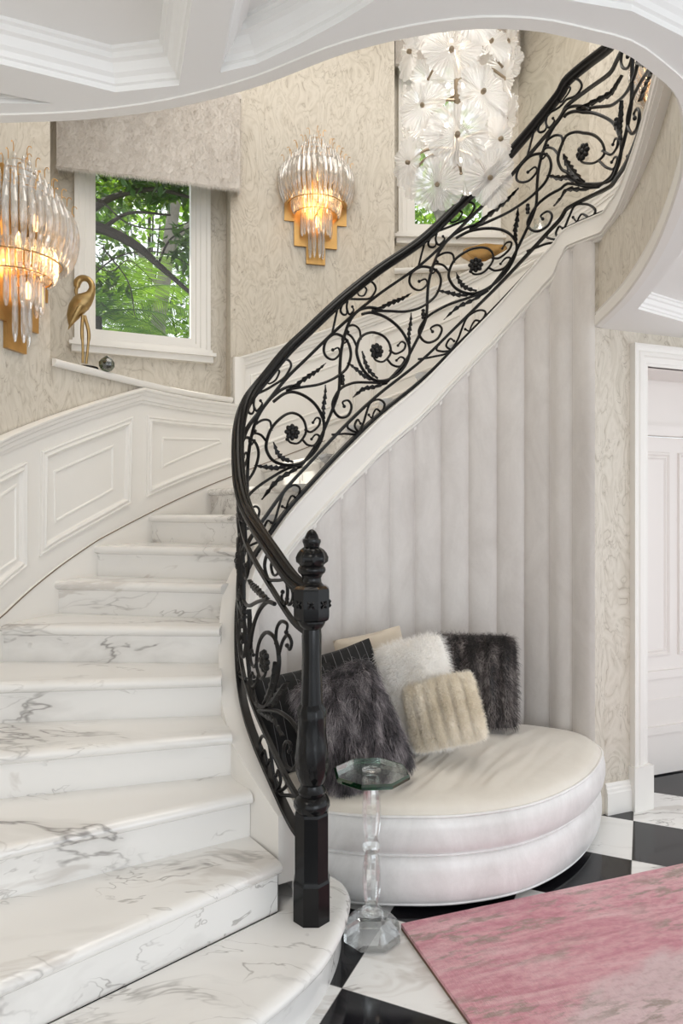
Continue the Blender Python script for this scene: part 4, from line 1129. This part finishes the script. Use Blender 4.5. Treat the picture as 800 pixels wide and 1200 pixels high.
# ================================================================ ornaments on the ledges
LZ = 2.2705
def flamingo():
    c = P(102, 430, 3.70); c.z = LZ; d = 3.70
    o = empty('flamingo_statue', c); tag(o, 'gilded standing flamingo statue with bent neck on the window ledge', 'statue')
    k = lambda px, py, dd=0.0: Vector(((px-400)/800*(d+dd), d+dd, LZ+(432-py)/800*d))
    mb = MB(); mb.lathe([(.056, LZ), (.060, LZ+.004), (.058, LZ+.014), (.05, LZ+.017)], (c.x, c.y, 0), 20); mb.build('base', M['ebony'], o)
    mb = MB(); mb.tube(crom([k(97,424), k(97,405), k(96,388), k(97,368)], 5), [.0075]*8+[.010]*8, 8); mb.build('leg', M['statue'], o)
    mb = MB(); mb.tube(crom([k(101,424,.02), k(103,404,.02), k(104,388,.02), k(99,368,.01)], 5), [.0075]*8+[.010]*8, 8); mb.build('leg', M['statue'], o)
    # body and neck grown as one skin
    mb = MB(); pts = crom([k(82,380), k(85,370), k(90,360), k(96,353), k(101,349), k(106,343), k(108,336), k(106,329), k(101,325), k(95,325), k(91,329), k(90,335)], 5)
    key = [.008, .032, .046, .050, .040, .024, .017, .016, .016, .018, .021, .016]
    rad = [float(np.interp(i/5, range(12), key)) for i in range(len(pts))]
    mb.tube(pts, rad, 14); mb.ball(Vector(pts[-1]), .012, 10, 7)
    mb.build('body', M['statue'], o, angle=80)
    mb = MB(); mb.tube(crom([k(90,334), k(89,341), k(91,347), k(95,351)], 4), [.010]*4+[.009]*3+[.007]*3+[.005, .003, .002], 8); mb.build('beak', M['statue'], o)
    mb = MB()
    for i in range(5): mb.tube([k(100-i*2, 351+i*3.5, -.030), k(92-i*2, 362+i*4, -.034), k(83-i*.8, 374+i*3, -.018)], [.004, .012, .002], 8)
    mb.build('wing', M['statue'], o)
flamingo()
c = P(125, 436, 3.74); c.z = LZ
gb = empty('glass_ornament', c); tag(gb, 'small dark green ribbed glass ornament on the ledge beside the flamingo', 'ornament')
mb = MB(); mb.lathe([(.012, LZ), (.026, LZ+.006), (.040, LZ+.028), (.040, LZ+.048), (.026, LZ+.068), (.012, LZ+.078), (.006, LZ+.084), (.001, LZ+.086)], c*1-Vector((0, 0, c.z)), 32, flute=lambda a, k, z: 1+.06*math.cos(a*10)); mb.build('body', M['smoke'], gb)
mb = MB(); mb.lathe([(.008, LZ+.010), (.022, LZ+.026), (.024, LZ+.044), (.010, LZ+.06)], c*1-Vector((0, 0, c.z)), 16); mb.build('core', simple('dark_green_core', (.03, .04, .02), .2), gb)
LZ2 = 3.2505
c = P(568, 308, 4.86); c.z = LZ2
bw = empty('bowl', c); tag(bw, 'shallow amber gold bowl on the upper window ledge behind the railing', 'bowl')
mb = MB(); mb.lathe([(.05, LZ2), (.06, LZ2+.006), (.05, LZ2+.014), (.10, LZ2+.04), (.16, LZ2+.085), (.168, LZ2+.094), (.155, LZ2+.092), (.09, LZ2+.045), (.02, LZ2+.026), (.001, LZ2+.025)], Vector((c.x, c.y, 0)), 36, flute=lambda a, k, z: 1+.05*math.cos(a*7)*(1 if k > 3 else 0)); mb.build('body', simple('amber_gold_glaze', (.58, .36, .14), .22, .7), bw)
c = P(633, 292, 4.72); c.z = LZ2
vs = empty('glass_vase', c); tag(vs, 'clear cut glass vase on the upper window ledge behind the railing scrolls', 'vase')
mb = MB(); mb.lathe([(.05, LZ2), (.055, LZ2+.01), (.03, LZ2+.03), (.035, LZ2+.05), (.085, LZ2+.11), (.095, LZ2+.16), (.07, LZ2+.21), (.04, LZ2+.235), (.05, LZ2+.26), (.045, LZ2+.26), (.034, LZ2+.236), (.06, LZ2+.2), (.08, LZ2+.15)], Vector((c.x, c.y, 0)), 20, flute=lambda a, k, z: 1+.03*math.cos(a*10)); mb.build('body', M['crystal'], vs)
# ================================================================ garden beyond the windows
mb = MB(); mb.quad((-14, 5.7, -.25), (12, 5.7, -.25), (12, 30, -.25), (-14, 30, -.25)); gd = mb.build('ground', M['grass'], smooth=False); tag(gd, kind='structure')
def leaf_cloud(mb, c, rad, n, size, sc=(1, 1, 1), slim=.45):
    for _ in range(n):
        while True:
            q = Vector((random.uniform(-1, 1), random.uniform(-1, 1), random.uniform(-1, 1)))
            if q.length < 1: break
        p = Vector(c)+Vector((q.x*rad*sc[0], q.y*rad*sc[1], q.z*rad*sc[2]))
        d = Vector((random.gauss(0, 1), random.gauss(0, 1), random.gauss(-.25, .6))).normalized(); s_ = d.cross(Vector((random.gauss(0, .5), random.gauss(0, .5), 1))).normalized(); L = size*random.uniform(.6, 1.3); w = L*slim*.5
        u = d.cross(s_)*L*.08
        a, b, e, f = p, p+d*L*.45+s_*w+u, p+d*L, p+d*L*.45-s_*w+u
        mb.quad(a, b, e, f)
def tree(label, base, trunk, branches, clouds, lm, bark, size, cat='tree', name='tree', slim=.45):
    o = empty(name, base); tag(o, label, cat, 'garden trees beyond the windows')
    mb = MB(); n = len(trunk); pts = crom([p for p, r in trunk], 5); rr = [float(np.interp(i/5, range(n), [r for p, r in trunk])) for i in range(len(pts))]; mb.tube(pts, rr, 9); mb.build('trunk', bark, o)
    for br in branches:
        mb = MB(); pts = crom([p for p, r in br], 5); rr = [float(np.interp(i/5, range(len(br)), [r for p, r in br])) for i in range(len(pts))]; mb.tube(pts, rr, 7); mb.build('branch', bark, o)
    mb = MB()
    for c, rad, num, sc in clouds: leaf_cloud(mb, c, rad, num, size, sc, slim)
    mb.build('foliage', lm, o, smooth=False, fixn=False)
    return o
G = lambda px, py, D: P(px, py, D)
def gz(px, D): return Vector(((px-400)/800*D, D, -.25))
# pale-trunked tree seen through the left window
tree('pale-trunked tree seen upright through the window beside the flamingo', gz(186, 10), [(gz(182, 10), .16), (G(184, 400, 10), .11), (G(193, 320, 10), .10), (G(204, 240, 10), .085), (G(212, 150, 10), .06)],
     [[(G(196, 300, 10), .05), (G(222, 262, 10), .035), (G(250, 240, 10), .02)], [(G(190, 345, 10), .04), (G(165, 300, 10), .03), (G(140, 270, 9.8), .02)]],
     [(G(150, 190, 10.2), 1.1, 900, (1.3, .8, .55)), (G(215, 205, 10.4), .9, 700, (1.1, .8, .7)), (G(230, 300, 10.6), .5, 260, (1, .7, 1)), (G(120, 245, 10.6), .5, 260, (1, .8, .8))], M['leafm'], M['barkp'], .17)
dark = tree('dark tree with an arching limb crossing the window beside the flamingo', gz(75, 7.5), [(gz(60, 7.5), .14), (G(60, 420, 7.5), .11), (G(75, 300, 7.5), .09), (G(92, 260, 7.5), .08)],
     [[(G(90, 262, 7.5), .07), (G(120, 268, 7.5), .06), (G(160, 288, 7.5), .05), (G(185, 310, 7.4), .035), (G(225, 345, 7.3), .02)], [(G(95, 255, 7.5), .05), (G(130, 232, 7.5), .035), (G(180, 222, 7.5), .025), (G(225, 232, 7.4), .015)], [(G(120, 268, 7.5), .025), (G(150, 250, 7.5), .018), (G(200, 252, 7.5), .010)]],
     [(G(135, 200, 7.6), .75, 620, (1.5, .8, .42)), (G(205, 205, 7.5), .6, 430, (1.2, .8, .38)), (G(218, 290, 7.4), .28, 90, (.9, .8, .9)), (G(118, 330, 7.6), .35, 70, (.9, .8, .8))], M['leafd'], M['bark'], .15)
# palm fronds low at the left
def palm(label, base, top, n, L, lm):
    o = empty('palm', base); tag(o, label, 'palm', 'garden palms')
    mb = MB(); mb.tube([base, (base+top)/2+Vector((.05, 0, 0)), top], [.12, .09, .08], 8); mb.build('trunk', M['bark'], o)
    for i in range(n):
        a = 2*PI*i/n+.3; el = random.uniform(.15, 1.0); mb = MB(); prev = top.copy(); d = Vector((math.cos(a)*math.cos(el), math.sin(a)*math.cos(el), math.sin(el))); pts = [prev.copy()]
        for k in range(14):
            prev = prev+d*L/14; d = (d+Vector((0, 0, -.10))).normalized(); pts.append(prev.copy())
        mb.tube(pts, [.014*(1-.8*k/14) for k in range(15)], 5)
        for k in range(2, 15):
            t_ = (pts[k]-pts[k-1]).normalized(); s_ = t_.cross(Vector((0, 0, 1))).normalized()
            for q in range(3):
                p = pts[k-1].lerp(pts[k], q/3)
                for sg in (1, -1):
                    ln = L*.34*math.sin(PI*min(.95, (k+q/3)/15+.05))**.6; e_ = (s_*sg+t_*.7+Vector((0, 0, -.35))).normalized(); w = t_*.014
                    mb.quad(p-w, p+w, p+e_*ln*.6+w*.8, p+e_*ln)
        mb.build('frond', lm, o, smooth=False, fixn=False)
palm('feathery palm with fronds low in the window beside the flamingo', gz(112, 8.6), G(112, 372, 8.6), 15, 1.5, M['leafm'])
palm('small yellow-green palm low behind the pale trunk', gz(215, 9.2), G(218, 420, 9.2), 13, 1.3, M['leafy'])
def bush(label, px, py, D, rad, n, lm, size, sc=(1, 1, 1)):
    c = G(px, py, D); b = gz(px, D); o = empty('bush', b); tag(o, label, 'bush', 'garden bushes')
    mb = MB(); mb.tube([b, c], [.08, .04], 6)
    for q in range(4): mb.tube([b.lerp(c, .6), c+Vector((random.uniform(-.6, .6)*rad, random.uniform(-.6, .6)*rad, random.uniform(0, .6)*rad))], [.04, .012], 5)
    mb.build('stem', M['bark'], o)
    mb = MB(); leaf_cloud(mb, c, rad, n, size, sc); mb.build('foliage', lm, o, smooth=False, fixn=False)
for (pts_, r_) in (([(60,250),(110,232),(150,262),(200,268),(240,250)], .012), ([(100,330),(140,300),(190,296),(235,318)], .010), ([(120,290),(150,330),(158,370)], .010), ([(185,310),(200,280),(232,262)], .014), ([(90,300),(130,318),(150,305),(180,330)], .008)):
    mb = MB(); q_ = [G(x, y, 7.45) for x, y in pts_]; n_ = crom(q_, 5); mb.tube(n_, [r_*(1-.6*i/len(n_)) for i in range(len(n_))], 6); mb.build('branch', M['bark'], dark)
bush('bright green shrub far behind the palms in the left window', 150, 400, 14, 1.9, 1500, M['leafy'], .26, (1.4, .7, .7))
bush('tall green shrub far back at the right of the left window', 225, 330, 15, 1.5, 900, M['leafm'], .24, (.9, .7, 1.1))
bush('dark green shrub far back at the left of the left window', 110, 300, 16, 1.6, 900, M['leafd'], .24, (.8, .7, 1.3))
bush('sunlit treetop high at the back of the left window', 175, 235, 18, 1.9, 800, M['leafy'], .26, (1.5, .7, .7))
tree('leafy tree outside the window behind the chandelier', gz(525, 11), [(gz(520, 11), .15), (G(522, 330, 11), .10), (G(515, 240, 11), .08), (G(508, 150, 11), .05)],
     [[(G(515, 240, 11), .05), (G(545, 190, 11), .035), (G(580, 150, 11), .02)], [(G(520, 270, 11), .04), (G(495, 220, 11), .025), (G(475, 190, 11), .015)]],
     [(G(500, 225, 11.3), .95, 620, (1, .8, .9)), (G(555, 200, 11.2), .9, 520, (1, .8, .9)), (G(520, 120, 11.2), 1.0, 330, (1.2, .8, .7))], M['leafm'], M['barkp'], .16)
bush('yellow-green shrub low in the window behind the chandelier', 515, 275, 13, 1.4, 900, M['leafy'], .2, (1.4, .7, .7))

# ================================================================ light, sky, camera
W = bpy.data.worlds.new('sky'); SC.world = W; W.use_nodes = True; nt = W.node_tree; nt.nodes.clear()
bg = nt.nodes.new('ShaderNodeBackground'); bg.inputs[0].default_value = (.92, .96, 1.0, 1); bg.inputs[1].default_value = 1.3
wo = nt.nodes.new('ShaderNodeOutputWorld'); nt.links.new(bg.outputs[0], wo.inputs[0])
sun = bpy.data.lights.new('sun', 'SUN'); sun.energy = 7.0; sun.angle = .02; sun.color = (1, .95, .86)
so_ = bpy.data.objects.new('sun', sun); COL.objects.link(so_); so_.rotation_euler = Vector((.55, -.25, -.8)).to_track_quat('-Z', 'Y').to_euler(); so_.location = (-8, 12, 14)
def area(name, loc, size, energy, col, aim):
    l = bpy.data.lights.new(name, 'AREA'); l.shape = 'RECTANGLE'; l.size, l.size_y = size; l.energy = energy; l.color = col
    o = bpy.data.objects.new(name, l); COL.objects.link(o); o.location = loc; o.rotation_euler = (Vector(aim)-Vector(loc)).to_track_quat('-Z', 'Y').to_euler(); return o
area('upper_hall_light', (.3, 3.0, 5.35), (2.4, 2.4), 50, (1, .95, .88), (.3, 3.0, 0))
area('lower_step_fill', (-1.15, .9, 2.37), (.5, .5), 4, (1, .94, .86), (-.9, 1.6, 0))  # unseen fill, added to lift the lower treads
area('foyer_fill_light', (2.3, 1.8, 2.37), (.5, .5), 4, (1, .97, .94), (2.0, 3.4, .7))  # added out-of-view fill that brightens the door side of the foyer
area('entry_daylight', (2.7, -2.4, 1.35), (2.6, 2.2), 48, (.86, .93, 1), (.6, 2.8, 1.1))

cam = bpy.data.cameras.new('camera'); cam.sensor_fit = 'VERTICAL'; cam.sensor_height = 36; cam.sensor_width = 24; cam.lens = 24; cam.clip_start = .05; cam.clip_end = 200
co = bpy.data.objects.new('camera', cam); COL.objects.link(co); co.location = (0, 0, 1.5); co.rotation_euler = (PI/2, 0, 0); SC.camera = co
SC.view_settings.view_transform = 'Standard'; SC.view_settings.look = 'None'; SC.view_settings.gamma = 1; SC.view_settings.use_curve_mapping = False; SC.view_settings.exposure = 0.2
SC.cycles.use_denoising = True; SC.cycles.max_bounces = 10; SC.cycles.transparent_max_bounces = 24; SC.cycles.transmission_bounces = 8; SC.cycles.diffuse_bounces = 5; SC.cycles.glossy_bounces = 4
SC.cycles.sample_clamp_indirect = 6; SC.cycles.caustics_reflective = False; SC.cycles.caustics_refractive = False
